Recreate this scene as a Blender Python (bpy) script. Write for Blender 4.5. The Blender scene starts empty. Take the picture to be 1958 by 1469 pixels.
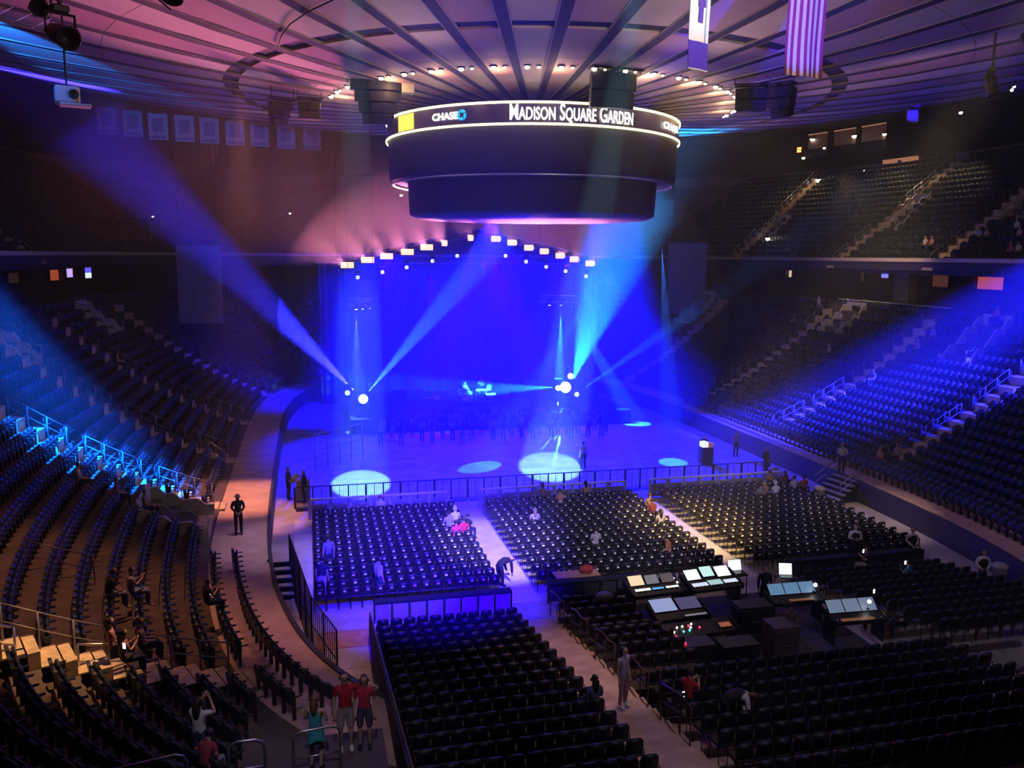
import bpy, bmesh, math, random
import numpy as np
from mathutils import Vector, Matrix

rnd = random.Random(7)
SC = bpy.context.scene
COL = SC.collection
PI = math.pi

# ------------------------------------------------------------------ camera
FPX = 1608.0
cam_d = bpy.data.cameras.new('camera')
cam_d.sensor_width = 36.0
cam_d.lens = 36.0 * FPX / 1958.0
cam_d.clip_start = 0.2
cam_d.clip_end = 400
cam = bpy.data.objects.new('camera', cam_d)
COL.objects.link(cam)
_yaw, _pitch, _roll = math.radians(13.68), math.radians(8.712), math.radians(0.45)
_f = Vector((math.sin(_yaw) * math.cos(_pitch), math.cos(_yaw) * math.cos(_pitch), -math.sin(_pitch)))
_r = Vector((math.cos(_yaw), -math.sin(_yaw), 0))
_u = _r.cross(_f)
_cr, _sr = math.cos(_roll), math.sin(_roll)
_x = _r * _cr + _u * _sr
_y = _u * _cr - _r * _sr
cam.matrix_world = Matrix(((_x.x, _y.x, -_f.x, 0), (_x.y, _y.y, -_f.y, 0), (_x.z, _y.z, -_f.z, 13.0), (0, 0, 0, 1)))
SC.camera = cam

# ------------------------------------------------------------------ view, world
SC.view_settings.view_transform = 'Standard'
SC.view_settings.look = 'None'
SC.view_settings.gamma = 1
SC.view_settings.exposure = 0.0
SC.view_settings.use_curve_mapping = False
wd = bpy.data.worlds.new('night')
SC.world = wd
wd.use_nodes = True
wd.node_tree.nodes['Background'].inputs[0].default_value = (0.02, 0.02, 0.05, 1)
wd.node_tree.nodes['Background'].inputs[1].default_value = 0.1
try:
    SC.cycles.use_denoising = True
    SC.cycles.use_adaptive_sampling = True
    SC.cycles.adaptive_threshold = 0.08
    SC.cycles.adaptive_min_samples = 16
    SC.cycles.volume_bounces = 0
    SC.cycles.max_bounces = 3
    SC.cycles.diffuse_bounces = 1
    SC.cycles.glossy_bounces = 2
    SC.cycles.transmission_bounces = 2
    SC.cycles.caustics_reflective = False
    SC.cycles.caustics_refractive = False
    SC.cycles.sample_clamp_indirect = 4
    SC.cycles.use_light_tree = True
except Exception:
    pass

LN = [0]
def lamp(kind, loc, energy, color, target=None, size=0.1, angle=30, blend=0.3, spread=None, sy=None, name='lamp'):
    ld = bpy.data.lights.new(name, kind)
    ld.energy = energy
    ld.color = color
    if kind == 'SPOT':
        ld.spot_size = math.radians(angle)
        ld.spot_blend = blend
        ld.shadow_soft_size = size
    elif kind == 'AREA':
        ld.shape = 'RECTANGLE'
        ld.size = size
        ld.size_y = sy or size
        if spread: ld.spread = math.radians(spread)
    else:
        ld.shadow_soft_size = size
    o = bpy.data.objects.new(name, ld)
    o.location = loc
    if target is not None:
        o.rotation_euler = (Vector(target) - Vector(loc)).to_track_quat('-Z', 'Y').to_euler()
    COL.objects.link(o)
    return o

# ---- house spots, added fill lights and stage wash
BLUE = (0.0018, 0.0, 1.0)
# added unseen area lights that brighten the ceiling from below
for a in range(0, 360, 45):
    A = math.radians(a + 10)
    lamp('AREA', (13.3 + 17 * math.cos(A), 50 + 17 * math.sin(A), 18.9), 95 if math.sin(A) < -0.6 else 38, (1.0, 0.68, 0.58), (13.3 + 24 * math.cos(A), 50 + 24 * math.sin(A), 26), 5, name='ceiling_fill')
lamp('AREA', (12, 18, 20.6), 1300, (1.0, 0.74, 0.66), (11, 27, 27), 6, name='ceiling_fill')
lamp('AREA', (-4, 36, 19.6), 14, (1.0, 0.60, 0.58), (-8, 43, 28), 5, name='ceiling_fill')
lamp('AREA', (30, 36, 19.8), 24, (0.95, 0.56, 0.66), (35, 43, 28), 5, name='ceiling_fill')
# warm house light on the right upper tier, the aisles and the left walkway
for (x, y) in ((54, 57), (55.5, 66), (55.5, 75), (53, 85)):
    lamp('SPOT', (x, y, 26.3), 1900, (1.0, 0.72, 0.40), (x - 1.5, y - 0.5, 16), 0.3, 84, 0.7, name='house_fill_spot')
lamp('SPOT', (17, 16, 20.8), 80000, (1.0, 0.64, 0.24), (17.2, 35.5, 0), 0.3, 15, 0.8, name='house_fill_spot')
lamp('SPOT', (22, 26, 20.5), 9000, (1.0, 0.72, 0.46), (26.3, 35.0, 0), 0.3, 20, 0.8, name='house_fill_spot')
lamp('SPOT', (-2.5, 40, 20.8), 26000, (1.0, 0.36, 0.22), (-3.4, 42.0, 1), 0.3, 22, 0.8, name='house_fill_spot')
lamp('SPOT', (-5, 27, 20.0), 5200, (1.0, 0.40, 0.20), (-7, 27.0, 3), 0.3, 40, 0.8, name='house_fill_spot')
lamp('SPOT', (-1, 22, 20.0), 14000, (1.0, 0.50, 0.20), (-6.2, 20.8, 3), 0.3, 15, 0.8, name='house_fill_spot')
lamp('SPOT', (3, 22, 20.5), 4500, (1.0, 0.42, 0.36), (0.6, 27.0, 0), 0.3, 22, 0.8, name='house_fill_spot')
lamp('SPOT', (9, 20, 20.5), 4500, (1.0, 0.56, 0.40), (7.6, 22.5, 0), 0.3, 26, 0.8, name='house_fill_spot')
lamp('SPOT', (0, 34, 20.5), 5000, (0.9, 0.60, 1.0), (-0.9, 35.0, 0), 0.3, 24, 0.8, name='house_fill_spot')
lamp('SPOT', (39, 57, 19.5), 2600, (1.0, 0.68, 0.36), (46.5, 61, 11.8), 0.3, 75, 0.8, name='house_fill_spot')
lamp('SPOT', (0, 6, 20.0), 2300, (0.85, 0.72, 1.0), (0.2, 17.2, 2.5), 0.2, 24, 0.8, name='house_fill_spot')  # added fill on the people at the bottom edge
lamp('SPOT', (15, 5, 21), 2600, (0.80, 0.68, 1.0), (22, 27, 0), 0.3, 44, 0.8, name='house_fill_spot')  # added lavender fill over the right-hand floor chairs
lamp('SPOT', (9, 5, 20.5), 2200, (0.85, 0.72, 1.0), (9.0, 17.5, 2), 0.3, 26, 0.8, name='house_fill_spot')
# blue stage washes
# added blue fill aimed at the hall to lift its dark parts
lamp('SPOT', (15, 61.5, 12.5), 15000, (0.01, 0.0, 1.0), (6, 0, 0), 0.4, 100, 0.9, name='blue_hall_fill')
for x in (4, 9, 14, 19, 23.5):
    lamp('SPOT', (x, 64.0, 11.6), 170000, BLUE, (x * 0.9 + 1.5, 54.5, 0), 0.25, 66, 0.9, name='stage_wash')
for x in (6, 13, 20):
    lamp('SPOT', (x, 62.5, 12.6), 120000, BLUE, (x, 72, 4), 0.25, 110, 0.9, name='stage_wash')
lamp('SPOT', (22.5, 60.0, 20.5), 420000, BLUE, (21.0, 58, 0), 0.25, 42, 0.9, name='stage_wash')
lamp('SPOT', (13, 60.5, 15.5), 560000, BLUE, (12.8, 58, 0), 0.25, 72, 0.9, name='stage_wash')
lamp('SPOT', (3.5, 62.0, 11.6), 60000, BLUE, (4, 55, 0), 0.25, 66, 0.9, name='stage_wash')

# ------------------------------------------------------------------ materials
MATS = {}
def mat(name, color, rough=0.6, metal=0.0, var=0.0, scale=4.0, coat=0.0, bump=0.0, emit=None, estr=0.0, spec=None, color2=None):
    if name in MATS: return MATS[name]
    m = bpy.data.materials.new(name)
    m.use_nodes = True
    nt = m.node_tree
    b = nt.nodes['Principled BSDF']
    b.inputs['Base Color'].default_value = (*color, 1)
    b.inputs['Roughness'].default_value = rough
    b.inputs['Metallic'].default_value = metal
    if coat: b.inputs['Coat Weight'].default_value = coat; b.inputs['Coat Roughness'].default_value = 0.12
    if spec is not None: b.inputs['Specular IOR Level'].default_value = spec
    if emit is not None:
        b.inputs['Emission Color'].default_value = (*emit, 1)
        b.inputs['Emission Strength'].default_value = estr
    if var or bump:
        tc = nt.nodes.new('ShaderNodeTexCoord')
        nz = nt.nodes.new('ShaderNodeTexNoise')
        nz.inputs['Scale'].default_value = scale
        nz.inputs['Detail'].default_value = 5
        nt.links.new(tc.outputs['Object'], nz.inputs['Vector'])
        if var:
            rp = nt.nodes.new('ShaderNodeMapRange')
            rp.inputs['From Min'].default_value = 0.3; rp.inputs['From Max'].default_value = 0.7
            nt.links.new(nz.outputs[0], rp.inputs['Value'])
            mx = nt.nodes.new('ShaderNodeMix'); mx.data_type = 'RGBA'
            c2 = color2 or tuple(max(0, c * (1 - var)) for c in color)
            mx.inputs[6].default_value = (*c2, 1); mx.inputs[7].default_value = (*[min(1, c * (1 + var * 0.4)) for c in color], 1)
            nt.links.new(rp.outputs[0], mx.inputs[0])
            nt.links.new(mx.outputs[2], b.inputs['Base Color'])
        if bump:
            bp = nt.nodes.new('ShaderNodeBump'); bp.inputs['Strength'].default_value = bump
            nt.links.new(nz.outputs[0], bp.inputs['Height']); nt.links.new(bp.outputs[0], b.inputs['Normal'])
    MATS[name] = m
    return m

def emis(name, color, strength):
    return mat(name, (0.02, 0.02, 0.02), 0.5, emit=color, estr=strength)

M_BLACK = mat('black_metal', (0.012, 0.012, 0.014), 0.45, 0.3)
M_BLACKM = mat('matt_black_cloth', (0.010, 0.010, 0.013), 0.9, var=0.4)
M_STEEL = mat('brushed_steel', (0.55, 0.55, 0.57), 0.32, 0.9)
M_RAILD = mat('dark_rail_metal', (0.16, 0.15, 0.17), 0.4, 0.7)
M_CONC = mat('tier_concrete', (0.12, 0.09, 0.085), 0.85, var=0.4, scale=1.5)
M_CONCT = mat('aisle_concrete', (0.72, 0.57, 0.38), 0.8, var=0.35, scale=3)
M_WALK = mat('walkway_concrete', (0.60, 0.42, 0.34), 0.75, var=0.25, scale=1.2)
M_FLOOR = mat('arena_floor_cover', (0.46, 0.43, 0.45), 0.55, var=0.35, scale=0.8)
M_WHITEW = mat('portal_plaster', (0.62, 0.60, 0.52), 0.8, var=0.2)
M_DARKW = mat('dark_wall_paint', (0.035, 0.032, 0.04), 0.8, var=0.3)
M_SEAT = mat('arena_seat_vinyl', (0.018, 0.026, 0.030), 0.5)
M_SEATB = mat('arena_seat_plastic', (0.018, 0.026, 0.030), 0.45)
M_CHAIR = mat('folding_chair_vinyl', (0.011, 0.011, 0.016), 0.5)
M_CHAIRF = mat('folding_chair_frame', (0.025, 0.025, 0.03), 0.35, 0.6)
M_GREYP = mat('barricade_grey_panel', (0.30, 0.29, 0.32), 0.5, var=0.2)
M_WHITEP = mat('barricade_white_cap', (0.80, 0.78, 0.80), 0.45)
M_WOODLIT = mat('tan_wood_and_lit_patch', (0.55, 0.30, 0.14), 0.7, var=0.3, scale=3)
M_TANP = mat('ceiling_panel_tan', (0.62, 0.48, 0.44), 0.75, var=0.12, scale=0.4)
M_MAUVEP = mat('ceiling_panel_mauve', (0.46, 0.27, 0.28), 0.75, var=0.15, scale=0.4)
M_RIB = mat('ceiling_rib_dark', (0.035, 0.022, 0.03), 0.8)
M_RIBE = mat('ceiling_rib_trim', (0.36, 0.27, 0.25), 0.6)

# ------------------------------------------------------------------ mesh helpers
class MB:
    def __init__(s): s.v = []; s.f = []; s.m = []
    def add(s, vs, fs, mi=0):
        n = len(s.v)
        s.v.extend([tuple(v) for v in vs])
        for f in fs: s.f.append(tuple(i + n for i in f)); s.m.append(mi)
    def box(s, c, size, rz=0.0, mi=0, M=None, taper=1.0):
        hx, hy, hz = size[0] / 2, size[1] / 2, size[2] / 2
        vs = []
        for z, t in ((-hz, 1.0), (hz, taper)):
            for x, y in ((-hx, -hy), (hx, -hy), (hx, hy), (-hx, hy)): vs.append(Vector((x * t, y * t, z)))
        R = Matrix.Rotation(rz, 3, 'Z')
        vs = [R @ v + Vector(c) for v in vs] if M is None else [M @ (v + Vector(c)) for v in vs]
        s.add(vs, [(3, 2, 1, 0), (4, 5, 6, 7), (0, 1, 5, 4), (1, 2, 6, 5), (2, 3, 7, 6), (3, 0, 4, 7)], mi)
    def rbox(s, c, size, b=0.03, rz=0.0, mi=0, M=None):
        # box with chamfered vertical and horizontal edges
        hx, hy, hz = size[0] / 2, size[1] / 2, size[2] / 2
        def ring(z, k):
            x, y = hx - k, hy - k; bb = max(1e-4, b - k * 0.5)
            return [Vector(p) for p in ((-x + bb, -y, z), (x - bb, -y, z), (x, -y + bb, z), (x, y - bb, z), (x - bb, y, z), (-x + bb, y, z), (-x, y - bb, z), (-x, -y + bb, z))]
        rings = [ring(-hz, b * 0.7), ring(-hz + b, 0), ring(hz - b, 0), ring(hz, b * 0.7)]
        R = Matrix.Rotation(rz, 3, 'Z')
        vs = [(R @ v + Vector(c)) if M is None else M @ (v + Vector(c)) for r in rings for v in r]
        fs = [tuple(range(7, -1, -1)), tuple(range(24, 32))]
        for k in range(3):
            for i in range(8):
                j = (i + 1) % 8
                fs.append((k * 8 + i, k * 8 + j, k * 8 + 8 + j, k * 8 + 8 + i))
        s.add(vs, fs, mi)
    def tube(s, pts, r, n=6, mi=0, cap=True):
        pts = [Vector(p) for p in pts]
        rs = r if isinstance(r, (list, tuple)) else [r] * len(pts)
        vs = []; fs = []
        for i, p in enumerate(pts):
            a = pts[max(0, i - 1)]; b = pts[min(len(pts) - 1, i + 1)]
            t = (b - a).normalized()
            up = Vector((0, 0, 1)) if abs(t.z) < 0.95 else Vector((1, 0, 0))
            u = t.cross(up).normalized(); w = u.cross(t)
            for k in range(n):
                A = 2 * PI * k / n
                vs.append(p + (u * math.cos(A) + w * math.sin(A)) * rs[i])
        for i in range(len(pts) - 1):
            for k in range(n):
                fs.append((i * n + k, i * n + (k + 1) % n, (i + 1) * n + (k + 1) % n, (i + 1) * n + k))
        if cap:
            fs.append(tuple(range(n - 1, -1, -1))); fs.append(tuple((len(pts) - 1) * n + k for k in range(n)))
        s.add(vs, fs, mi)
    def lathe(s, prof, n=24, c=(0, 0, 0), mi=0, M=None, a0=0.0, a1=2 * PI):
        full = abs(a1 - a0 - 2 * PI) < 1e-6
        vs = []; cols = n if full else n + 1
        for (r, z) in prof:
            for k in range(cols):
                A = a0 + (a1 - a0) * k / n
                v = Vector((r * math.cos(A) + c[0], r * math.sin(A) + c[1], z + c[2]))
                vs.append(M @ v if M is not None else v)
        fs = []
        for i in range(len(prof) - 1):
            for k in range(n):
                k2 = (k + 1) % cols
                fs.append((i * cols + k, i * cols + k2, (i + 1) * cols + k2, (i + 1) * cols + k))
        s.add(vs, fs, mi)
    def ball(s, c, r, n=10, mi=0, sc=(1, 1, 1)):
        prof = [(max(1e-4, math.sin(PI * i / 6)) , -math.cos(PI * i / 6)) for i in range(7)]
        vs = []; fs = []
        for (a, z) in prof:
            for k in range(n):
                A = 2 * PI * k / n
                vs.append(Vector((c[0] + r * a * math.cos(A) * sc[0], c[1] + r * a * math.sin(A) * sc[1], c[2] + r * z * sc[2])))
        for i in range(6):
            for k in range(n): fs.append((i * n + k, i * n + (k + 1) % n, (i + 1) * n + (k + 1) % n, (i + 1) * n + k))
        s.add(vs, fs, mi)
    def mesh(s, name, mats, smooth=False):
        me = bpy.data.meshes.new(name)
        me.from_pydata(s.v, [], s.f)
        for m in (mats if isinstance(mats, (list, tuple)) else [mats]): me.materials.append(m)
        if isinstance(mats, (list, tuple)) and len(mats) > 1: me.polygons.foreach_set('material_index', s.m)
        if smooth: me.polygons.foreach_set('use_smooth', [True] * len(s.f))
        me.update()
        return me
    def build(s, name, mats, parent=None, smooth=False, loc=None):
        return put(name, s.mesh(name, mats, smooth), parent, loc)

def put(name, me, parent=None, loc=None):
    o = bpy.data.objects.new(name, me)
    COL.objects.link(o)
    if parent is not None: o.parent = parent
    if loc is not None: o.location = loc
    return o

def tag(o, label=None, cat=None, group=None, kind=None):
    if label: o['label'] = label
    if cat: o['category'] = cat
    if group: o['group'] = group
    if kind: o['kind'] = kind
    return o

def thing(name, label, cat, loc=(0, 0, 0), rz=0.0, group=None):
    o = bpy.data.objects.new(name, None)
    o.empty_display_size = 0.2
    COL.objects.link(o)
    o.location = loc; o.rotation_euler = (0, 0, rz)
    return tag(o, label, cat, group)

def dup(root, loc, rz=0.0, label=None, group=None):
    r = root.copy(); COL.objects.link(r); r.location = loc; r.rotation_euler = (0, 0, rz)
    if label: r['label'] = label
    if group: r['group'] = group
    for ch in KIDS[root.name]:
        c = ch.copy(); COL.objects.link(c); c.parent = r
    return r
KIDS = {}

ORD = ['zeroth', 'first', 'second', 'third', 'fourth', 'fifth', 'sixth', 'seventh', 'eighth', 'ninth', 'tenth', 'eleventh', 'twelfth', 'thirteenth', 'fourteenth',
       'fifteenth', 'sixteenth', 'seventeenth', 'eighteenth', 'nineteenth', 'twentieth', 'twenty-first', 'twenty-second', 'twenty-third', 'twenty-fourth', 'twenty-fifth',
       'twenty-sixth', 'twenty-seventh', 'twenty-eighth', 'twenty-ninth', 'thirtieth']
def ordn(i):
    if i < len(ORD): return ORD[i]
    t = {3: 'thirty', 4: 'forty', 5: 'fifty', 6: 'sixty', 7: 'seventy', 8: 'eighty', 9: 'ninety'}
    if i < 100: return t[i // 10] + ('-' + ORD[i % 10] if i % 10 else 'th')
    return 'hundredth'

def in_frame(p, m=0.0):
    v = Vector(p) - Vector((0, 0, 13.0))
    d = v.dot(_f)
    if d < 0.5: return None
    px = 979 + FPX * v.dot(_x) / d; py = 734.5 - FPX * v.dot(_y) / d
    if -m < px < 1958 + m and -m < py < 1469 + m: return (px, py, d)
    return None

# ------------------------------------------------------------------ bowl geometry
CX, CY, A0, B0 = 13.3, 50.0, 15.4, 31.5
def nexp(d): return 4.0 - 1.2 * min(max(d / 40.0, 0), 1)
def curve(d, n=720):
    th = np.linspace(0, 2 * PI, n, endpoint=False)
    e = 2.0 / nexp(d); c, s = np.cos(th), np.sin(th)
    x = CX + (A0 + d) * np.sign(c) * np.abs(c) ** e
    y = CY + (B0 + d) * np.sign(s) * np.abs(s) ** e
    P = np.stack([x, y], 1)
    r = np.hypot(P[:, 0] - CX, P[:, 1] - CY)
    k = np.minimum(1.0, 61.2 / r)
    return np.stack([CX + (P[:, 0] - CX) * k, CY + (P[:, 1] - CY) * k], 1)
def resample(P, step):
    # closed polyline -> points at equal arc length, with tangents
    Q = np.vstack([P, P[:1]])
    L = np.concatenate([[0], np.cumsum(np.hypot(*(np.diff(Q, axis=0).T)))])
    n = int(L[-1] / step)
    s = np.arange(n) * L[-1] / n
    x = np.interp(s, L, Q[:, 0]); y = np.interp(s, L, Q[:, 1])
    X = np.stack([x, y], 1)
    T = np.roll(X, -1, 0) - np.roll(X, 1, 0)
    T /= np.linalg.norm(T, axis=1)[:, None]
    N = np.stack([T[:, 1], -T[:, 0]], 1)          # outward normal
    return X, N
ROWD = 0.76
D0 = 2.2
NROW = 17
def zrow(i): return 1.1 + 0.12 + 0.37 * (i * ROWD) * 1.0 + 0.02 * (i * ROWD) ** 2
def zbowl(d):
    if d < 0: return 0.0
    if d < D0: return 1.1
    return zrow(int((d - D0) / ROWD + 1e-6))
def dist(x, y):
    x, y = abs(x - CX), abs(y - CY); lo, hi = -15.0, 70.0
    for _ in range(40):
        m = (lo + hi) / 2; n = nexp(m)
        if A0 + m <= 0 or B0 + m <= 0 or (x / (A0 + m)) ** n + (y / (B0 + m)) ** n > 1: lo = m
        else: hi = m
    return (lo + hi) / 2
def side_point(side, y, d):
    """Point on the offset curve d at a given Y on side 'r' or 'l', and its outward normal."""
    n = nexp(d); v = min(1.0, abs(y - CY) / (B0 + d))
    x = (A0 + d) * (1 - v ** n) ** (1 / n)
    sx = 1 if side == 'r' else -1
    gx = (x / (A0 + d)) ** (n - 1) / (A0 + d); gy = v ** (n - 1) / (B0 + d)
    N = Vector((sx * gx, math.copysign(gy, y - CY), 0)).normalized()
    return Vector((CX + sx * x, y, 0)), N
# ------------------------------------------------------------------ structure: floor, walls, ceiling
CZ0, CSAG = 21.13, 10.7
def zceil(r): return CZ0 + CSAG * (r / 61.0) ** 2

mb = MB()
n = 96
mb.add([(CX + 62 * math.cos(2 * PI * k / n), CY + 62 * math.sin(2 * PI * k / n), 0) for k in range(n)], [tuple(range(n))])
fl = tag(mb.build('floor', M_FLOOR), kind='structure')
for x0 in range(0, 13):
    for y0 in range(0, 14):
        x = CX - 13.8 + 2.3 * x0; y = 22.0 + 4.6 * y0 / 2
        if y > 52 or dist(x, y) > -1.6: continue
        pb = MB(); pb.rbox((x, y, 0.006), (2.27, 2.27, 0.012), 0.003)
        pb.build('floor_panel', M_FLOOR, fl)
for (x0, x1, ya, yb) in ((6.98, 8.34, 29.2, 40.9), (16.55, 17.75, 29.6, 41.0), (-0.9, -0.1, 28.3, 41.2)):
    for q in range(9):
        h_ = (yb - ya) / 9; pb = MB(); pb.rbox(((x0 + x1) / 2, ya + h_ * (q + .5), 0.016), (x1 - x0, h_ - 0.02, 0.012), 0.003)
        pb.build('aisle_bright_strip', mat('aisle_bright_pale', (0.66, 0.62, 0.58), 0.6, var=0.2, scale=1.5), fl)  # pale strips added to make the aisles look brightly lit
pb = MB(); pb.rbox((0.85, 27.55, 0.02), (1.75, 1.3, 0.03), 0.005); pb.build('orange_lit_patch', M_WOODLIT, fl)  # orange patch of light on the floor, put in as a tan sheet

mb = MB(); mb.lathe([(62, 0), (62, 36)], 96, (CX, CY, 0))
tag(mb.build('wall_outer', mat('outer_wall_black', (0.012, 0.011, 0.016), 0.9)), kind='structure')

# ceiling: a sagging disc with 48 radial ribs, panels between them, a ring of vents
mb = MB()
prof = [(0.01, zceil(0) + 0.5)] + [(r, zceil(r) + 0.5) for r in (3, 10, 20, 30, 40, 50, 61, 62.5)]
mb.lathe(prof, 96, (CX, CY, 0))
ceil = tag(mb.build('ceiling', M_DARKW), kind='structure')
A00 = math.radians(3.83 - 90)
DA = math.radians(7.5)
def cp(r, a, dz=0.0): return Vector((CX + r * math.cos(a), CY + r * math.sin(a), zceil(r) + dz))
def ribw(r): return 0.24 + 0.016 * r
rings = [3.0, 9.0, 13.0, 16.62, 17.38, 23.0, 33.0, 46.0, 61.0]
def slab(a0, a1, r0, r1, g0, g1, z0, z1, nr=1):
    m = MB(); vs = []
    for i in range(nr + 1):
        r = r0 + (r1 - r0) * i / nr
        g = (g0 + (g1 - g0) * i / nr) / 2 / r
        for (a, z) in ((a0 + g, z0), (a1 - g, z0), (a1 - g, z1), (a0 + g, z1)): vs.append(cp(r, a, z))
    fs = [(0, 1, 2, 3), tuple(nr * 4 + k for k in (3, 2, 1, 0))]
    for i in range(nr):
        for k in range(4):
            l = (k + 1) % 4
            fs.append((i * 4 + l, i * 4 + k, i * 4 + 4 + k, i * 4 + 4 + l))
    m.add(vs, fs); return m
M_VENT = mat('vent_dark', (0.03, 0.025, 0.03), 0.8)
for k in range(48):
    a0 = A00 + k * DA; a1 = a0 + DA; am = (a0 + a1) / 2
    back = math.sin(am) < -0.55 and False
    for q in range(len(rings) - 1):
        r0, r1 = rings[q], rings[q + 1]
        if not (in_frame(cp(r0, am), 500) or in_frame(cp(r1, am), 500)): continue
        if q == 3:
            m = slab(a0, a1, r0, r1, ribw(r0), ribw(r1), 0.10, 0.20)
            v = m.build('vent_grille', M_VENT, ceil)
            continue
        m = slab(a0, a1, r0 + 0.015, r1 - 0.015, ribw(r0), ribw(r1), 0.0, 0.12, 3)
        m.build('ceiling_panel', M_TANP if k % 2 else M_MAUVEP, ceil)
    if in_frame(cp(5, a0), 500) or in_frame(cp(25, a0), 500) or in_frame(cp(50, a0), 500):
        m = MB(); vs = []; R = [3, 8, 14, 20, 28, 40, 61]
        for r in R:
            w = ribw(r) / 2 / r
            for (da, z) in ((-w, -0.05), (w, -0.05), (w, 0.3), (-w, 0.3)): vs.append(cp(r, a0 + da, z))
        fs = []
        for i in range(len(R) - 1):
            for j in range(4): l = (j + 1) % 4; fs.append((i * 4 + l, i * 4 + j, i * 4 + 4 + j, i * 4 + 4 + l))
        m.add(vs, fs); m.build('rib', M_RIB, ceil)
        for s in (-1, 1):
            m = MB(); vs = []
            for r in R:
                w = (ribw(r) / 2 + 0.02) / r; w2 = (ribw(r) / 2 - 0.02) / r
                for (da, z) in ((s * w2, -0.06), (s * w, -0.06), (s * w, 0.05), (s * w2, 0.05)): vs.append(cp(r, a0 + da, z))
            m.add(vs, fs); m.build('rib_edge', M_RIBE, ceil)
# hub of the ceiling
mb = MB(); mb.lathe([(0.01, zceil(0) - 0.3), (3.1, zceil(3) - 0.25), (3.1, zceil(3) + 0.5)], 48, (CX, CY, 0))
mb.build('hub', M_RIB, ceil)

# ---- seating tiers
def keep(P, cond): return cond(P)
def tier_strip(d_in, d_out, z, z_low, name, m, parent, cond, thick=None):
    """one terrace: riser at d_in from z_low to z, tread out to d_out; only where cond(x, y)."""
    A = curve(d_in); B = curve(d_out)
    m_ = MB(); vs = []; fs = []
    N = len(A)
    for i in range(N):
        vs += [(A[i, 0], A[i, 1], z_low), (A[i, 0], A[i, 1], z), (B[i, 0], B[i, 1], z), (B[i, 0], B[i, 1], z_low - 0.3)]
    for i in range(N):
        j = (i + 1) % N
        if not (cond(*A[i]) and cond(*A[j])): continue
        for k in range(2): fs.append((4 * i + k, 4 * i + k + 1, 4 * j + k + 1, 4 * j + k))
        if thick: fs.append((4 * i + 3, 4 * j + 3, 4 * j + 2, 4 * i + 2))
    m_.add(vs, fs)
    return m_.build(name, m, parent)
allc = lambda x, y: True
lower = tag(bpy.data.objects.new('lower_tier_floor', None), kind='structure'); COL.objects.link(lower)
tier_strip(0.0, D0, 1.1, 0.0, 'walkway', M_WALK, lower, allc)
tier_strip(-0.14, 0.0, 1.16, 0.0, 'dasher_wall', mat('dasher_dark', (0.05, 0.045, 0.06), 0.6), lower, allc, True)
for i in range(NROW):
    tier_strip(D0 + i * ROWD, D0 + (i + 1) * ROWD, zrow(i), zrow(i - 1) if i else 1.1, 'terrace_step', M_CONC, lower, allc)
DL = D0 + NROW * ROWD          # 15.1
upc = lambda x, y: y > 26
tier_strip(DL, 21.5, zrow(NROW - 1) + 0.35, zrow(NROW - 1), 'concourse_floor', M_CONC, lower, upc)
DU, ZU, RU, NU = 17.6, 12.30, 0.56, 18
upper = tag(bpy.data.objects.new('upper_tier_floor', None), kind='structure'); COL.objects.link(upper)
def zup(i): return ZU + RU * i
for i in range(NU):
    tier_strip(DU + i * ROWD, DU + (i + 1) * ROWD, zup(i), zup(i - 1) if i else 12.0, 'terrace_step', M_CONC, upper, upc)
M_FASC = mat('fascia_tan', (0.80, 0.64, 0.50), 0.5)
tier_strip(DU - 0.35, DU, 13.02, 12.72, 'fascia_cap', M_FASC, upper, upc, True)
tier_strip(DU - 0.25, DU, 12.72, 12.05, 'fascia_front', mat('fascia_dark', (0.045, 0.035, 0.05), 0.6), upper, upc, True)
A, B = curve(DU - 0.25), curve(21.5)
mb = MB(); vs = []; fs = []
for i in range(len(A)): vs += [(A[i, 0], A[i, 1], 12.04), (B[i, 0], B[i, 1], 12.04)]
for i in range(len(A)):
    j = (i + 1) % len(A)
    if upc(*A[i]) and upc(*A[j]): fs.append((2 * i, 2 * i + 1, 2 * j + 1, 2 * j))
mb.add(vs, fs); mb.build('soffit', M_DARKW, upper)
# suite back wall, upper parapet and the ring bridge under the roof edge
def ring_wall(d, z0, z1, name, m, cond, parent=None, th=0.25):
    A = curve(d); B = curve(d + th); m_ = MB(); vs = []; fs = []
    for i in range(len(A)): vs += [(A[i, 0], A[i, 1], z0), (A[i, 0], A[i, 1], z1), (B[i, 0], B[i, 1], z1), (B[i, 0], B[i, 1], z0)]
    for i in range(len(A)):
        j = (i + 1) % len(A)
        if cond(*A[i]) and cond(*A[j]):
            for k in range(4): fs.append((4 * i + k, 4 * i + (k + 1) % 4, 4 * j + (k + 1) % 4, 4 * j + k))
    m_.add(vs, fs); return m_.build(name, m, parent)
w = tag(ring_wall(21.0, 8.5, 12.04, 'wall_suite', mat('suite_wall', (0.06, 0.035, 0.03), 0.7, var=0.3), upc), kind='structure')
DT = DU + NU * ROWD            # 31.3
w = tag(ring_wall(DT, zup(NU - 1) - 0.3, zup(NU - 1) + 1.0, 'wall_upper_parapet', mat('parapet_tan', (0.20, 0.16, 0.15), 0.7), upc), kind='structure')
w = tag(ring_wall(DT - 1.5, 27.7, 29.0, 'wall_bridge_front', M_DARKW, upc, None, 5.0), kind='structure')

# ------------------------------------------------------------------ aisles, portals, handrails of the bowl
AISLE_W = 1.15
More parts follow.
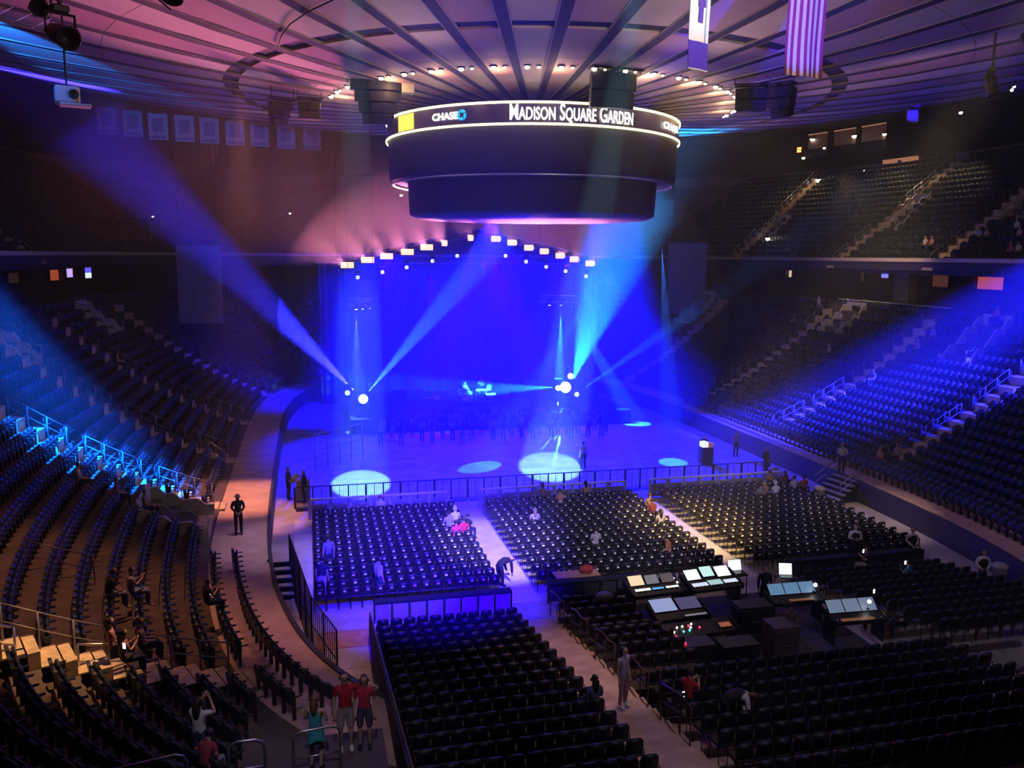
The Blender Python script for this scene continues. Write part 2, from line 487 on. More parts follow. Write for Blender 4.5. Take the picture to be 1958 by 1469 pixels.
# (side, Y at the inner edge, words that place it)
LOW_AISLES = [('r', 28.5, 'nearest'), ('r', 40.0, 'second'), ('r', 51.0, 'third'), ('r', 62.5, 'fourth'), ('r', 74.0, 'farthest'),
              ('l', 24.0, 'nearest'), ('l', 40.5, 'second'), ('l', 49.5, 'third'), ('l', 60.5, 'fourth'), ('l', 72.0, 'farthest')]
UP_AISLES = [('r', 44.0, 'nearest'), ('r', 55.5, 'second'), ('r', 67.5, 'third'), ('r', 82.5, 'farthest'), ('l', 70.0, 'left-hand')]
SIDEW = {'r': 'right', 'l': 'left'}
AIS = []       # (foot point, normal, tier)
def fit_inner(side, y):
    P, N = side_point(side, y, 0)
    return P, N
def blocked(x, y, dmin=None):
    for (P, N, dlo, dhi) in AIS:
        v = Vector((x, y, 0)) - P
        along = v.dot(N)
        if dlo - 0.2 < along < dhi + 0.5 and abs(v.x * -N.y + v.y * N.x) < AISLE_W / 2 + 0.2: return True
    for (P, N, half, dlo, dhi) in PORT:
        v = Vector((x, y, 0)) - P
        along = v.dot(N)
        if dlo - 0.3 < along < dhi + 0.3 and abs(v.x * -N.y + v.y * N.x) < half + 0.25: return True
    return False
PORT = []
def aisle(side, y, tier):
    if tier == 'low':
        P, N = side_point(side, y, 0); d0, nr, zf, struct = D0, NROW, zrow, lower
    else:
        P, N = side_point(side, y, DU); P = P - N * DU; d0, nr, zf, struct = DU, NU, zup, upper
    AIS.append((P, N, d0, d0 + nr * ROWD))
    T = Vector((-N.y, N.x, 0)); ang = math.atan2(N.y, N.x)
    for i in range(nr):
        zl = zf(i - 1) if i else (1.1 if tier == 'low' else zf(0) - 0.2)
        zt = zf(i)
        # a full tread and a half step on each row
        m = MB()
        m.box((P + N * (d0 + (i + 0.52) * ROWD)).to_tuple()[:2] + (zt + 0.012,), (ROWD - 0.08, AISLE_W, 0.04), ang)
        m.build('aisle_tread', M_CONCT, struct)
        m = MB()
        m.box((P + N * (d0 + (i - 0.16) * ROWD)).to_tuple()[:2] + ((zl + zt) / 2,), (ROWD * 0.34, AISLE_W, zt - zl), ang)
        m.build('half_step', M_CONCT, struct)
    return P, N
def handrail(name, pts, label, m=M_RAILD, r=0.022, posts=None, mid=True, group=None, cat='handrail', hgt=0.95, rpost=None):
    """pts: foot points; rail at +hgt, mid rail at half, one post per foot point given in posts."""
    base = Vector(pts[0])
    t = thing(name, label, cat, base, 0, group)
    L = [Vector(p) - base for p in pts]
    top = [p + Vector((0, 0, hgt)) for p in L]
    b = MB(); b.tube(top, r, 6); b.build('top_rail', m, t, True)
    if mid:
        b = MB(); b.tube([p + Vector((0, 0, hgt * 0.52)) for p in L], r * 0.85, 6); b.build('mid_rail', m, t, True)
    for p in (L if posts is None else [L[i] for i in posts]):
        b = MB(); b.tube([p, p + Vector((0, 0, hgt))], rpost or r * 0.95, 6); b.build('post', m, t, True)
    return t

M_POSTL = mat('pale_rail_post', (0.24, 0.24, 0.27), 0.45, 0.3)
for side, y, w in LOW_AISLES:
    P, N = aisle(side, y, 'low')
    T = Vector((-N.y, N.x, 0))
    k = 0
    for i in range(0, NROW - 2, 4):
        a, b = i, i + 3
        pts = [tuple((P + N * (D0 + (q + 0.5) * ROWD) + T * (0.50 if side == 'r' else -0.50)).to_tuple()[:2]) + (zrow(q) + 0.03,) for q in range(a, b + 1)]
        if not in_frame(pts[0], 40): continue
        k += 1
        handrail('aisle_handrail', pts, f'double-bar handrail, {ordn(k)} from the floor, {w} aisle of the {SIDEW[side]} lower stand', M_POSTL, 0.02,
                 group='aisle handrails of the lower stands', rpost=0.03)
for side, y, w in UP_AISLES:
    P, N = aisle(side, y, 'up')
    T = Vector((-N.y, N.x, 0)); k = 0
    for i in (0, 3, 9, 13):
        pts = [tuple((P + N * (DU + (q + 0.5) * ROWD) + T * 0.55).to_tuple()[:2]) + (zup(q) + 0.03,) for q in range(i, i + (3 if i < 9 else 5)) if q < NU]
        if not in_frame(pts[0], 40): continue
        k += 1
        handrail('aisle_handrail', pts, f'steel handrail, {ordn(k)} up from the front edge, {w} aisle of {SIDEW[side]} upper tier', M_STEEL, 0.022,
                 group='aisle handrails of the upper tier')

def portal(side, y, d0, d1, half, label, tier='low', stairs=False):
    """an entry cut into the rows: landing, two cheek walls, back wall with a dark doorway, rails."""
    if tier == 'low':
        P, N = side_point(side, y, 0); zf = lambda d: zbowl(d)
    else:
        P, N = side_point(side, y, DU); P = P - N * DU; zf = lambda d: zup(max(0, min(NU - 1, int((d - DU) / ROWD))))
    T = Vector((-N.y, N.x, 0)); ang = math.atan2(N.y, N.x)
    PORT.append((P, N, half, d0, d1))
    z0 = zf(d0); t = thing('entry_portal', label, 'entrance', (P + N * d0 + Vector((0, 0, z0))))
    M = Matrix.Rotation(ang, 4, 'Z')
    L = d1 - d0
    b = MB(); b.box((L / 2, 0, 0.03), (L, half * 2, 0.08), M=M); b.build('landing', M_CONCT, t)
    for s in (-1, 1):
        b = MB(); hs = []
        for q in range(9):
            u = L * q / 8; hs.append((u, zf(d0 + u) - z0 + 0.55))
        vs = []; fs = []
        for (u, h) in hs:
            for (w, z) in ((-0.08, 0), (0.08, 0), (0.08, h), (-0.08, h)): vs.append(M @ Vector((u, s * half + w, z)))
        for i in range(8):
            for k in range(4): l = (k + 1) % 4; fs.append((4 * i + l, 4 * i + k, 4 * i + 4 + k, 4 * i + 4 + l))
        fs += [(0, 1, 2, 3), (35, 34, 33, 32)]
        b.add(vs, fs); b.build('cheek_wall', M_WHITEW, t)
        b = MB(); b.tube([M @ Vector((u, s * half, h + 0.45)) for (u, h) in hs], 0.022, 6); b.build('top_rail', M_STEEL, t, True)
        for q in (0, 4, 8):
            b = MB(); b.tube([M @ Vector((hs[q][0], s * half, hs[q][1])), M @ Vector((hs[q][0], s * half, hs[q][1] + 0.45))], 0.02, 6); b.build('post', M_STEEL, t, True)
    hb = zf(d1) - z0 + 0.75
    for s in (-1, 1):
        b = MB(); b.box((L, s * (half * 0.74), hb / 2), (0.15, half * 0.52, hb), M=M); b.build('back_wall', M_WHITEW, t)
    b = MB(); b.box((L, 0, hb - 0.15), (0.152, half * 0.96, 0.3), M=M); b.build('lintel', M_WHITEW, t)
    b = MB(); b.box((L + 0.1, 0, hb / 2 - 0.15), (0.04, half * 0.96, hb - 0.3), M=M); b.build('doorway', M_BLACKM, t)
    return t
portal('l', 37.3, 2.3, 5.0, 1.7, 'pale walled entry portal low in the left stand beside the tan walkway')
portal('l', 50.5, 12.4, 15.0, 1.1, 'pale lit entry portal at the top of the left stand, nearer one')
portal('l', 67.5, 12.2, 14.8, 1.1, 'pale lit entry portal at the top of the left stand, farther one')
portal('r', 45.7, 11.6, 14.9, 1.2, 'tan lit entry portal with bright handrails above the blue-lit rows on the right')
portal('r', 60.0, 12.2, 14.9, 1.2, 'tan lit entry portal under the long rail at the top of the right stand')
portal('r', 75.5, 11.6, 14.9, 1.2, 'dim tan entry portal high in the right stand, nearest the stage')
portal('r', 66.0, 22.0, 25.5, 0.9, 'tan stair opening part way up the third aisle of the upper tier', 'up')
portal('r', 81.5, 21.2, 24.2, 0.9, 'tan stair opening beside the glaring lamp in the upper tier', 'up')
portal('r', 53.6, 22.4, 25.8, 0.9, 'tan stair opening near the edge of the picture in the upper tier', 'up')

# long rail and low wall in front of the suite seats, lit club suites behind
def along(side, y0, y1, d, z, n=10): return [side_point(side, y0 + (y1 - y0) * k / n, d)[0] + Vector((0, 0, z)) for k in range(n + 1)]
t = thing('concourse_wall', 'long pale low wall with a cap rail at the top of the right stand', 'wall', along('r', 50, 62, DL, 9.1)[0])
b0 = t.location.copy()
b = MB(); b.tube([p - b0 for p in along('r', 50, 63, DL, 9.55)], 0.07, 6); b.build('cap_rail', mat('cap_rail_grey', (0.5, 0.48, 0.55), 0.5), t)
b = MB()
pp = along('r', 50, 63, DL, 0.0)
vs = []; fs = []
for p in pp: vs += [(p.x - b0.x, p.y - b0.y, -0.9), (p.x - b0.x, p.y - b0.y, 0.45)]
for i in range(len(pp) - 1): fs.append((2 * i, 2 * i + 2, 2 * i + 3, 2 * i + 1))
b.add(vs, fs); b.build('low_wall_panel', M_DARKW, t)

def suite(side, y, w, z, h, color, strength, label, dd=20.8, mw=None):
    P, N = side_point(side, y, dd); ang = math.atan2(N.y, N.x); M = Matrix.Rotation(ang, 4, 'Z')
    t = thing('lit_suite', label, 'suite', P + Vector((0, 0, z)))
    b = MB(); b.box((0.12, 0, h / 2), (0.04, w, h), M=M)
    b.build('glowing_back_wall', emis('suite_glow_%d' % len(MATS), color, strength), t)
    for s in (-1, 1):
        b = MB(); b.box((-0.1, s * (w / 2 + 0.06), h / 2), (0.5, 0.12, h + 0.1), M=M); b.build('jamb', M_DARKW, t)
    b = MB(); b.box((-0.1, 0, h + 0.08), (0.5, w + 0.24, 0.14), M=M); b.build('lintel', M_DARKW, t)
    b = MB(); b.box((-0.25, 0, -0.05), (0.8, w + 0.3, 0.1), M=M); b.build('counter', M_DARKW, t)
    return t
suite('r', 52.8, 2.9, 10.75, 1.35, (1.0, 0.16, 0.03), 0.42, 'suite glowing deep orange under the right upper tier')
suite('r', 57.9, 2.2, 10.75, 1.3, (0.30, 0.10, 0.05), 0.25, 'dim brown suite right of the tan pillar under the upper tier')
suite('r', 48.6, 2.6, 10.75, 1.3, (0.22, 0.09, 0.05), 0.2, 'dim suite at the edge of the picture under the upper tier')
suite('r', 67.2, 0.55, 10.9, 1.25, (1.0, 0.72, 0.42), 1.0, 'narrow bright doorway beside the wall screen under the upper tier')
suite('r', 77.6, 0.9, 11.0, 1.2, (1.0, 0.75, 0.5), 0.8, 'small bright square doorway at the stage end under the upper tier')
suite('l', 80.0, 2.3, 10.55, 0.9, (0.85, 0.16, 0.08), 0.4, 'orange red suite left of the bright screen under the left upper tier')
suite('l', 73.0, 2.8, 10.55, 0.8, (0.12, 0.05, 0.04), 0.2, 'dark suite at the left end of the orange one')
P, N = side_point('r', 61.2, 20.2); ang = math.atan2(N.y, N.x)
t = thing('suite_pillar', 'tan square pillar between two suites under the right upper tier', 'pillar', P + Vector((0, 0, 9.3)))
b = MB(); b.rbox((0, 0, 1.36), (1.0, 1.7, 2.72), 0.05, ang); b.build('shaft', mat('pillar_tan', (0.30, 0.24, 0.20), 0.7), t)
b = MB(); b.rbox((0, 0, 0.1), (1.1, 1.85, 0.2), 0.03, ang); b.build('foot', M_DARKW, t)
def screen(loc, N, w, h, color, strength, label, name='television', cat='screen', color2=None):
    ang = math.atan2(N[1], N[0]); M = Matrix.Rotation(ang, 4, 'Z')
    t = thing(name, label, cat, loc)
    b = MB(); b.rbox((0.05, 0, 0), (0.1, w + 0.1, h + 0.1), 0.02, M=M); b.build('bezel', M_BLACK, t)
    b = MB(); b.box((-0.012, 0, h * 0.25 if color2 else 0), (0.02, w, h / 2 if color2 else h), M=M); b.build('display', emis('scr_%d' % len(MATS), color, strength), t)
    if color2:
        b = MB(); b.box((-0.012, 0, -h * 0.25), (0.02, w, h / 2), M=M); b.build('display', emis('scr_%d' % len(MATS), color2, strength), t)
    return t
P, N = side_point('r', 64.5, 20.7); screen(P + Vector((0, 0, 11.6)), N, 0.85, 0.62, (0.06, 0.05, 0.75), 1.2, 'small blue wall screen under the right upper tier', color2=(0.25, 0.25, 0.9))
P, N = side_point('l', 81.9, 20.4); screen(P + Vector((0, 0, 11.15)), N, 0.95, 0.75, (0.45, 0.30, 1.0), 1.6, 'violet wall screen beside the orange suite, far left')
P, N = side_point('l', 84.8, 20.4); screen(P + Vector((0, 0, 11.1)), N, 0.95, 0.95, (0.10, 0.08, 0.8), 1.5, 'blue and white wall screen right of the violet one, far left', color2=(0.65, 0.80, 1.0))

# ------------------------------------------------------------------ arena seats
def seat_parts():
    # seat folded up; local: faces -Y, origin on the tread at the seat's middle
    b = MB(); prof = [(-0.225, 0.44, 0.10), (-0.225, 0.60, 0.13), (-0.215, 0.74, 0.155), (-0.17, 0.83, 0.17), (-0.08, 0.865, 0.175)]
    L = []; 
    for (x, z, y) in prof: L.append((x, z, y))
    for (x, z, y) in reversed(prof): L.append((-x, z, y))
    vs = [(x, y - 0.02 + 0.10 * (abs(x) / 0.225) ** 2 * -0.35, z) for (x, z, y) in L] + [(x * 0.97, y + 0.035, z) for (x, z, y) in L]
    n = len(L); fs = [tuple(range(n)), tuple(range(2 * n - 1, n - 1, -1))] + [(i, i + n, (i + 1) % n + n, (i + 1) % n) for i in range(n)]
    b.add(vs, fs)
    s = MB(); s.rbox((0, 0.02, 0.58), (0.42, 0.08, 0.36), 0.03)
    A_ = []
    for x in (-0.24, 0.24):
        a = MB()
        a.rbox((x, -0.02, 0.62), (0.045, 0.34, 0.035), 0.01)
        a.box((x, 0.06, 0.31), (0.04, 0.09, 0.6))
        A_.append(a)
    return b, s, A_
_b, _s, _a = seat_parts()
ME_B = _b.mesh('seat_backrest', M_SEATB); ME_S = _s.mesh('seat_pad', M_SEAT); ME_A = [q_.mesh('seat_armrest', M_SEATB) for q_ in _a]
cand = []
for tier, nr, d0, zf in (('lower', NROW + 2, D0 - 2 * ROWD, lambda i: zrow(i - 2) if i > 1 else 1.1), ('upper', NU, DU, zup)):
    for i in range(nr):
        d = d0 + (i + 0.62) * ROWD
        X, N = resample(curve(d), 0.52)
        col = 0; last = None
        for k in range(len(X)):
            x, y = X[k]
            if tier == 'upper' and y < 30: continue
            if y > 96 or y < 6: continue
            if blocked(x, y): continue
            if y < 21 and 0.9 < x < 25.5: continue
            if tier == 'lower' and i < 2 and ((x < CX and not (y < 32.5)) or (x > CX and y > 63)): continue
            if tier == 'lower' and -1.6 < x < 1.3 and 15.5 < y < 20.8: continue
            p = in_frame((x, y, zf(i) + 0.6), 350)
            if not p: continue
            side = 'right' if x > CX else 'left'
            cand.append([p[2], tier, i, side, x, y, zf(i), math.atan2(N[k, 1], N[k, 0]), k, p])
cand.sort(key=lambda c: c[0])
def seat_rot(ang): return ang - PI / 2      # local +Y (back) to the outward normal
_in = [c for c in cand if 0 < c[9][0] < 1958 and 0 < c[9][1] < 1469]
single = _in[:300]; _ids = {id(c) for c in single}; rest = [c for c in cand if id(c) not in _ids]
# nearest 300: objects of their own
byrow = {}
for c in single: byrow.setdefault((c[3], c[2]), []).append(c)
for (side, i), L in byrow.items():
    L.sort(key=lambda c: -c[5])
    for q, c in enumerate(L):
        t = thing('arena_seat', f'dark folded seat, {ordn(q + 1)} from stage end, {ordn(i + 1)} row of near {side} corner stand', 'arena seat', (c[4], c[5], c[6]), seat_rot(c[7]), 'folded seats of the near corner stands')
        put('backrest', ME_B, t); put('seat_pad', ME_S, t); put('armrest', ME_A[0], t); put('armrest', ME_A[1], t)
def mass(name, items, src, m, label=None, cat=None):
    V = np.array([v for s_ in src for v in s_.v], dtype=float)
    off = 0; F = []; 
    for s_ in src:
        F += [tuple(i + off for i in f) for f in s_.f]; off += len(s_.v)
    nv = len(V); allv = np.zeros((len(items) * nv, 3)); loops = []; tot = []
    fl_ = np.array([i for f in F for i in f]); ft = np.array([len(f) for f in F])
    for q, (x, y, z, a) in enumerate(items):
        c, s_ = math.cos(a), math.sin(a)
        allv[q * nv:(q + 1) * nv, 0] = V[:, 0] * c - V[:, 1] * s_ + x
        allv[q * nv:(q + 1) * nv, 1] = V[:, 0] * s_ + V[:, 1] * c + y
        allv[q * nv:(q + 1) * nv, 2] = V[:, 2] + z
    n = len(items)
    L = (fl_[None, :] + (np.arange(n) * nv)[:, None]).ravel()
    T = np.tile(ft, n); S = np.concatenate([[0], np.cumsum(T)[:-1]])
    me = bpy.data.meshes.new(name)
    me.vertices.add(n * nv); me.vertices.foreach_set('co', allv.ravel())
    me.loops.add(len(L)); me.loops.foreach_set('vertex_index', L.astype(np.int32))
    me.polygons.add(len(T)); me.polygons.foreach_set('loop_start', S.astype(np.int32)); me.polygons.foreach_set('loop_total', T.astype(np.int32))
    ms_ = m if isinstance(m, list) else [m]
    for q in ms_: me.materials.append(q)
    if len(ms_) > 1:
        mi = np.array([(1 if s_ is src[-1] else 0) for s_ in src for _f2 in s_.f], dtype=np.int32)
        me.polygons.foreach_set('material_index', np.tile(mi, n))
    me.update(calc_edges=True); me.validate()
    return tag(put(name, me), label, cat, kind='stuff')
for tier in ('lower', 'upper'):
    for side in ('left', 'right'):
        it = [(c[4], c[5], c[6], seat_rot(c[7])) for c in rest if c[1] == tier and c[3] == side]
        if it: mass('arena_seating', it, [_b, _s, _a[0], _a[1]], M_SEAT, f'rows of dark folded seats farther along the {side} {tier} tier', 'seating')

# ------------------------------------------------------------------ floor chairs
def chair_parts():
    # faces +Y (towards the stage); back to the camera
    b = MB(); prof = [(-0.19, 0.50), (-0.20, 0.66), (-0.19, 0.78), (-0.15, 0.845), (-0.07, 0.87)]
    L = prof + [(-x, z) for (x, z) in reversed(prof)]
    n = len(L)
    def bow(x, z): return -0.20 - 0.10 * (z - 0.5) + 0.035 * (x / 0.2) ** 2
    mid = [(x * 0.80, bow(x, z) - 0.035, 0.70 + (z - 0.70) * 0.80) for (x, z) in L]
    mid2 = [(x * 0.45, bow(x, z) - 0.060, 0.72 + (z - 0.72) * 0.45) for (x, z) in L]
    vs = [(x, bow(x, z), z) for (x, z) in L] + mid + [(x, bow(x, z) + 0.045, z) for (x, z) in L] + mid2 + [(0, bow(0, .72) - 0.070, 0.72)]
    fs = [tuple(2 * n + i for i in range(n - 1, -1, -1))] + [(4 * n, 3 * n + i, 3 * n + (i + 1) % n) for i in range(n)]
    for i in range(n): j = (i + 1) % n; fs.append((n + i, n + j, 3 * n + j, 3 * n + i))
    for i in range(n):
        j = (i + 1) % n
        fs += [(i, j, n + j, n + i), (j, i, 2 * n + i, 2 * n + j)]
    b.add(vs, [tuple(reversed(f)) for f in fs])
    s = MB(); s.rbox((0, 0.0, 0.455), (0.41, 0.40, 0.07), 0.025)
    fr = []
    for x in (-0.20, 0.20):
        f = MB()
        f.tube([(x, -0.24, 0.0), (x, -0.21, 0.42), (x, -0.225, 0.62)], 0.013, 5)
        f.tube([(x, 0.19, 0.0), (x, 0.16, 0.43), (x, -0.21, 0.44)], 0.013, 5)
        fr.append(f)
    p = MB(); p.rbox((0, bow(0, .735) - 0.078, 0.735), (0.105, 0.014, 0.065), 0.006)  # small white plate added as the glint on the chair back
    return b, s, fr, p
_cb, _cs, _cf, _cp = chair_parts()
M_GLINT = mat('chair_glint_white', (0.85, 0.84, 0.86), 0.3)
ME_CP = _cp.mesh('chair_glint_plate', M_GLINT)
ME_CB = _cb.mesh('chair_backrest', M_CHAIR, True); ME_CS = _cs.mesh('chair_seat', M_CHAIR)
ME_CF = [f.mesh('chair_leg_frame', M_CHAIRF) for f in _cf]
def riser_z(y): return 0.0 if y > 27.4 else 0.13 * (int((27.4 - y) / 0.8) + 1)
chairs = []   # (x, y, z, block, row, col)
def block(name, x0, n, dx, y0, rows, dy, skip=None):
    for r in range(rows):
        for c in range(n):
            x = x0 + dx * c + rnd.uniform(-.01, .01); y = y0 - dy * r
            if skip and skip(x, y): continue
            chairs.append((x, y, riser_z(y), name, r, c))
block('far left block', 0.15, 16, 0.435, 40.3, 14, 0.77)
block('far centre block', 8.62, 18, 0.445, 40.4, 14, 0.77)
block('far right block', 18.05, 18, 0.452, 40.5, 14, 0.77, lambda x, y: dist(x, y) > -1.0)
block('near left block', 2.15, 11, 0.44, 26.9, 17, 0.8)
block('near centre block', 8.65, 5, 0.44, 27.4, 9, 0.8)
block('rear centre block', 8.65, 21, 0.45, 19.6, 8, 0.8, lambda x, y: False)
block('near right block', 18.9, 14, 0.45, 28.1, 10, 0.8, lambda x, y: dist(x, y) > -0.9)
OCC = []   # filled by seated people before the chairs are split
vis = []
for c in chairs:
    p = in_frame((c[0], c[1], c[2] + 0.6), 0)
    if p: vis.append((p[2], c))
vis.sort(key=lambda q: q[0])
sing = [c for _, c in vis[:300]]; _ids = {id(c) for c in sing}; rest = [c for c in chairs if id(c) not in _ids]
for (x, y, z, bl, r, c) in sing:
    t = thing('folding_chair', f'black folding chair, {ordn(c + 1)} from the left, {ordn(r + 1)} row of {bl}', 'chair', (x, y, z), rnd.uniform(-.04, .04), 'folding chairs of the near floor blocks')
    put('backrest', ME_CB, t); put('seat', ME_CS, t); put('leg_frame', ME_CF[0], t); put('leg_frame', ME_CF[1], t)
for bl in sorted(set(c[3] for c in rest)):
    it = [(x, y, z, rnd.uniform(-.04, .04)) for (x, y, z, b_, r, c) in rest if b_ == bl]
    far_ = bl.startswith('far')
    mass('chair_rows', it, [_cb, _cs] + _cf + ([_cp] if far_ else []), [M_CHAIR, M_GLINT] if far_ else M_CHAIR, f'rows of black folding chairs in the {bl} on the arena floor', 'chairs')

# riser platforms under the near blocks, with the stepped aisle between them
M_RISER = mat('riser_deck', (0.05, 0.045, 0.05), 0.8, var=0.3)
M_AISLE = mat('riser_aisle', (0.56, 0.40, 0.33), 0.75, var=0.3, scale=2)
def platform(x0, x1, y0, rows, label, m, name='riser_platform'):
    t = thing(name, label, 'riser', (0, 0, 0))
    for k in range(rows):
        y = y0 - 0.8 * k; z = 0.13 * (k + 1)
        b = MB(); b.box(((x0 + x1) / 2, y - 0.4, z / 2), (x1 - x0, 0.8 - 0.012, z - 0.004)); b.build('riser_step', m, t)
    return t
platform(1.82, 6.72, 27.4, 17, 'black stepped riser under the dark block of chairs left of the railed aisle', M_RISER)
platform(6.74, 8.38, 27.4, 17, 'tan stepped aisle with dark tread lines between the near chair blocks', M_AISLE, 'aisle_riser')
platform(8.40, 10.9, 27.4, 9, 'black stepped riser under the chairs right of the railed aisle', M_RISER)
platform(8.40, 18.6, 20.15, 8, 'black stepped riser behind the mixing position', M_RISER)
# the riser's left side wall and rail
t = thing('riser_side_wall', 'dark side wall with a thin rail along the left edge of the near chair block', 'wall', (1.76, 27.4, 0))
b = MB(); b.add([(-.03, 0, 0), (-.03, -13, 0), (-.03, -13, 2.9), (-.03, 0, 0.75), (.03, 0, 0), (.03, -13, 0), (.03, -13, 2.9), (.03, 0, 0.75)],
                [(0, 1, 2, 3), (7, 6, 5, 4), (0, 3, 7, 4), (3, 2, 6, 7), (1, 5, 6, 2)]); b.build('panel', M_DARKW, t)
b = MB(); b.tube([(0, 0, 0.98), (0, -13, 3.13)], 0.025, 6); b.build('top_rail', M_RAILD, t, True)
for k in range(6):
    y = -13 * k / 5; z = 0.75 + 2.15 * k / 5
    b = MB(); b.tube([(0, y, z), (0, y, z + 0.24)], 0.02, 5); b.build('post', M_RAILD, t)
# brown handrails down the middle of the aisle's right edge
M_RAILB = mat('brown_handrail', (0.13, 0.06, 0.05), 0.4, 0.4)
for k in range(5):
    y0 = 27.9 - 2.45 * k
    pts = [(8.30, y0 - 0.55 * q, riser_z(y0 - 0.55 * q)) for q in range(4)]
    handrail('aisle_handrail', pts, f'dark brown double handrail, {ordn(k + 1)} from the stage, along the stepped aisle', M_RAILB, 0.022, posts=[0, 2, 3], cat='handrail', group='handrails of the stepped floor aisle')

# ------------------------------------------------------------------ barricades
def barricade(x0, x1, y, label, n):
    t = thing('hockey_barricade', label, 'barricade', ((x0 + x1) / 2, y, 0))
    W = x1 - x0; w = W / n
    for k in range(n):
        cx = -W / 2 + w * (k + 0.5)
        b = MB(); b.rbox((cx, 0, 0.42), (w - 0.2, 0.05, 0.72), 0.015); b.build('panel', M_GREYP, t)
        for z in (0.62, 0.30):
            b = MB(); b.rbox((cx, -0.05, z), (w - 0.34, 0.06, 0.12), 0.015); b.build('panel_rib', mat('barricade_rib', (0.16, 0.15, 0.18), 0.5), t)
        b = MB(); b.rbox((cx, 0, 1.03), (w - 0.012, 0.16, 0.10), 0.02); b.build('cap', M_WHITEP, t)
    for k in range(n + 1):
        b = MB(); b.rbox((-W / 2 + w * k, 0, 0.5), (0.16, 0.09, 0.98), 0.015); b.build('upright', mat('barricade_post', (0.42, 0.40, 0.44), 0.5), t)
    return t
barricade(-0.17, 6.70, 41.2, 'white capped grey barricade in front of the far left chair block', 7)
barricade(8.38, 16.35, 41.25, 'white capped grey barricade in front of the far centre chair block', 8)
barricade(17.82, 25.75, 41.3, 'white capped grey barricade in front of the far right chair block', 8)
t = thing('stage_pit_barrier', 'long black crowd barrier across the floor behind the three capped barricades', 'barrier', (13, 43.2, 0))
x = -13.9; k = 0
while x < 13.2:
    b = MB(); [b.tube([(x + 0.11 + 0.11 * q, 0, 0.1), (x + 0.11 + 0.11 * q, 0, 1.1)], 0.007 if q != 3 else 0.018, 4) for q in range(7)]; b.tube([(x, 0, 0.1), (x + 0.9, 0, 0.1)], 0.02, 4); tag(b.build('mesh_panel', mat('pit_barrier_panel', (0.02, 0.02, 0.022), 0.6), t), kind='stuff')
    b = MB(); b.rbox((x, -0.03, 0.58), (0.07 if k % 2 else 0.11, 0.09, 1.14), 0.01); b.build('post', M_BLACK, t)
    b = MB(); b.box((x + 0.44, -0.25, 0.02), (0.8, 0.5, 0.03)); b.build('foot_plate', M_BLACK, t)
    x += 0.9; k += 1
b = MB(); b.tube([(-13.9, 0, 1.14), (13.2, 0, 1.14)], 0.03, 6); b.build('top_rail', M_BLACK, t, True)
# low dark barrier with pale panels behind the far blocks
for (x0, x1, y, lab) in ((2.0, 7.0, 28.6, 'low black barrier with pale squares at the front of the near left block'),
                         (8.5, 12.6, 28.9, 'low black table barrier behind the far centre block'),
                         (18.6, 25.0, 29.0, 'low dark barrier behind the far right block')):
    t = thing('low_barrier', lab, 'barrier', (x0, y, 0))
    n = int((x1 - x0) / 0.62)
    for k in range(n):
        w = (x1 - x0) / n
        b = MB(); b.rbox((w * (k + .5), 0, 0.40), (w - 0.1, 0.05, 0.62), 0.012); b.build('panel', M_GREYP if lab.find('pale') > 0 else M_DARKW, t)
    b = MB(); b.rbox(((x1 - x0) / 2, 0.05, 0.80), (x1 - x0, 0.32, 0.10), 0.02); b.build('top_board', M_BLACKM, t)
    for k in range(n + 1):
        b = MB(); b.box((w * k, 0, 0.38), (0.05, 0.08, 0.76)); b.build('upright', M_BLACK, t)

# portable steps at both sides of the floor, bins, guard rails
def steps(loc, rz, w, n, label, rails=True, m=M_BLACKM, rise=0.22, run=0.30):
    t = thing('portable_steps', label, 'steps', loc, rz)
    for k in range(n):
        b = MB(); b.rbox((0, k * run, rise * (k + 1) - 0.03), (w, run + 0.03, 0.06), 0.01); b.build('tread', mat('step_tread', (0.36, 0.33, 0.36), 0.6), t)
        b = MB(); b.box((0, k * run - run / 2 + 0.02, rise * (k + 0.5) - 0.03), (w - 0.06, 0.025, rise - 0.06)); b.build('riser_board', m, t)
    for s in (-1, 1):
        b = MB(); b.add([(s * w / 2, -run / 2, 0), (s * w / 2, n * run, 0), (s * w / 2, n * run, rise * n), (s * w / 2, -run / 2, rise * 0.6),
                         (s * w / 2 - s * 0.05, -run / 2, 0), (s * w / 2 - s * 0.05, n * run, 0), (s * w / 2 - s * 0.05, n * run, rise * n), (s * w / 2 - s * 0.05, -run / 2, rise * 0.6)],
                        [(0, 1, 2, 3), (7, 6, 5, 4), (0, 3, 7, 4), (2, 1, 5, 6), (3, 2, 6, 7)]); b.build('stringer', M_BLACK, t)
        if rails:
            for h in (0.9, 0.5):
                b = MB(); b.tube([(s * w / 2, -0.1, h + 0.15), (s * w / 2, n * run + 0.1, rise * n + h)], 0.025, 6); b.build('handrail', M_STEEL, t, True)
    return t
steps((-1.30, 31.6, 0), 0.0, 1.05, 5, 'five dark portable steps from the floor up to the tan walkway on the left', False)
steps((27.2, 39.0, 0), math.radians(-80), 1.9, 5, 'dark portable steps with two slanted steel handrails at the right edge of the floor')
def bin_(loc, label, m):
    t = thing('waste_bin', label, 'bin', loc)
    b = MB(); b.lathe([(0.01, 0), (0.24, 0), (0.29, 0.85), (0.30, 0.86), (0.27, 0.86), (0.22, 0.1)], 14); b.build('bucket', m, t, True)
    b = MB(); b.lathe([(0.315, 0.83), (0.32, 0.90), (0.20, 0.98), (0.01, 1.0)], 14); b.build('lid', m, t, True)
    return t
M_BING = mat('bin_grey', (0.40, 0.38, 0.42), 0.5)
bin_((26.2, 38.3, 0), 'grey waste bin at the foot of the steel railed steps', M_BING)
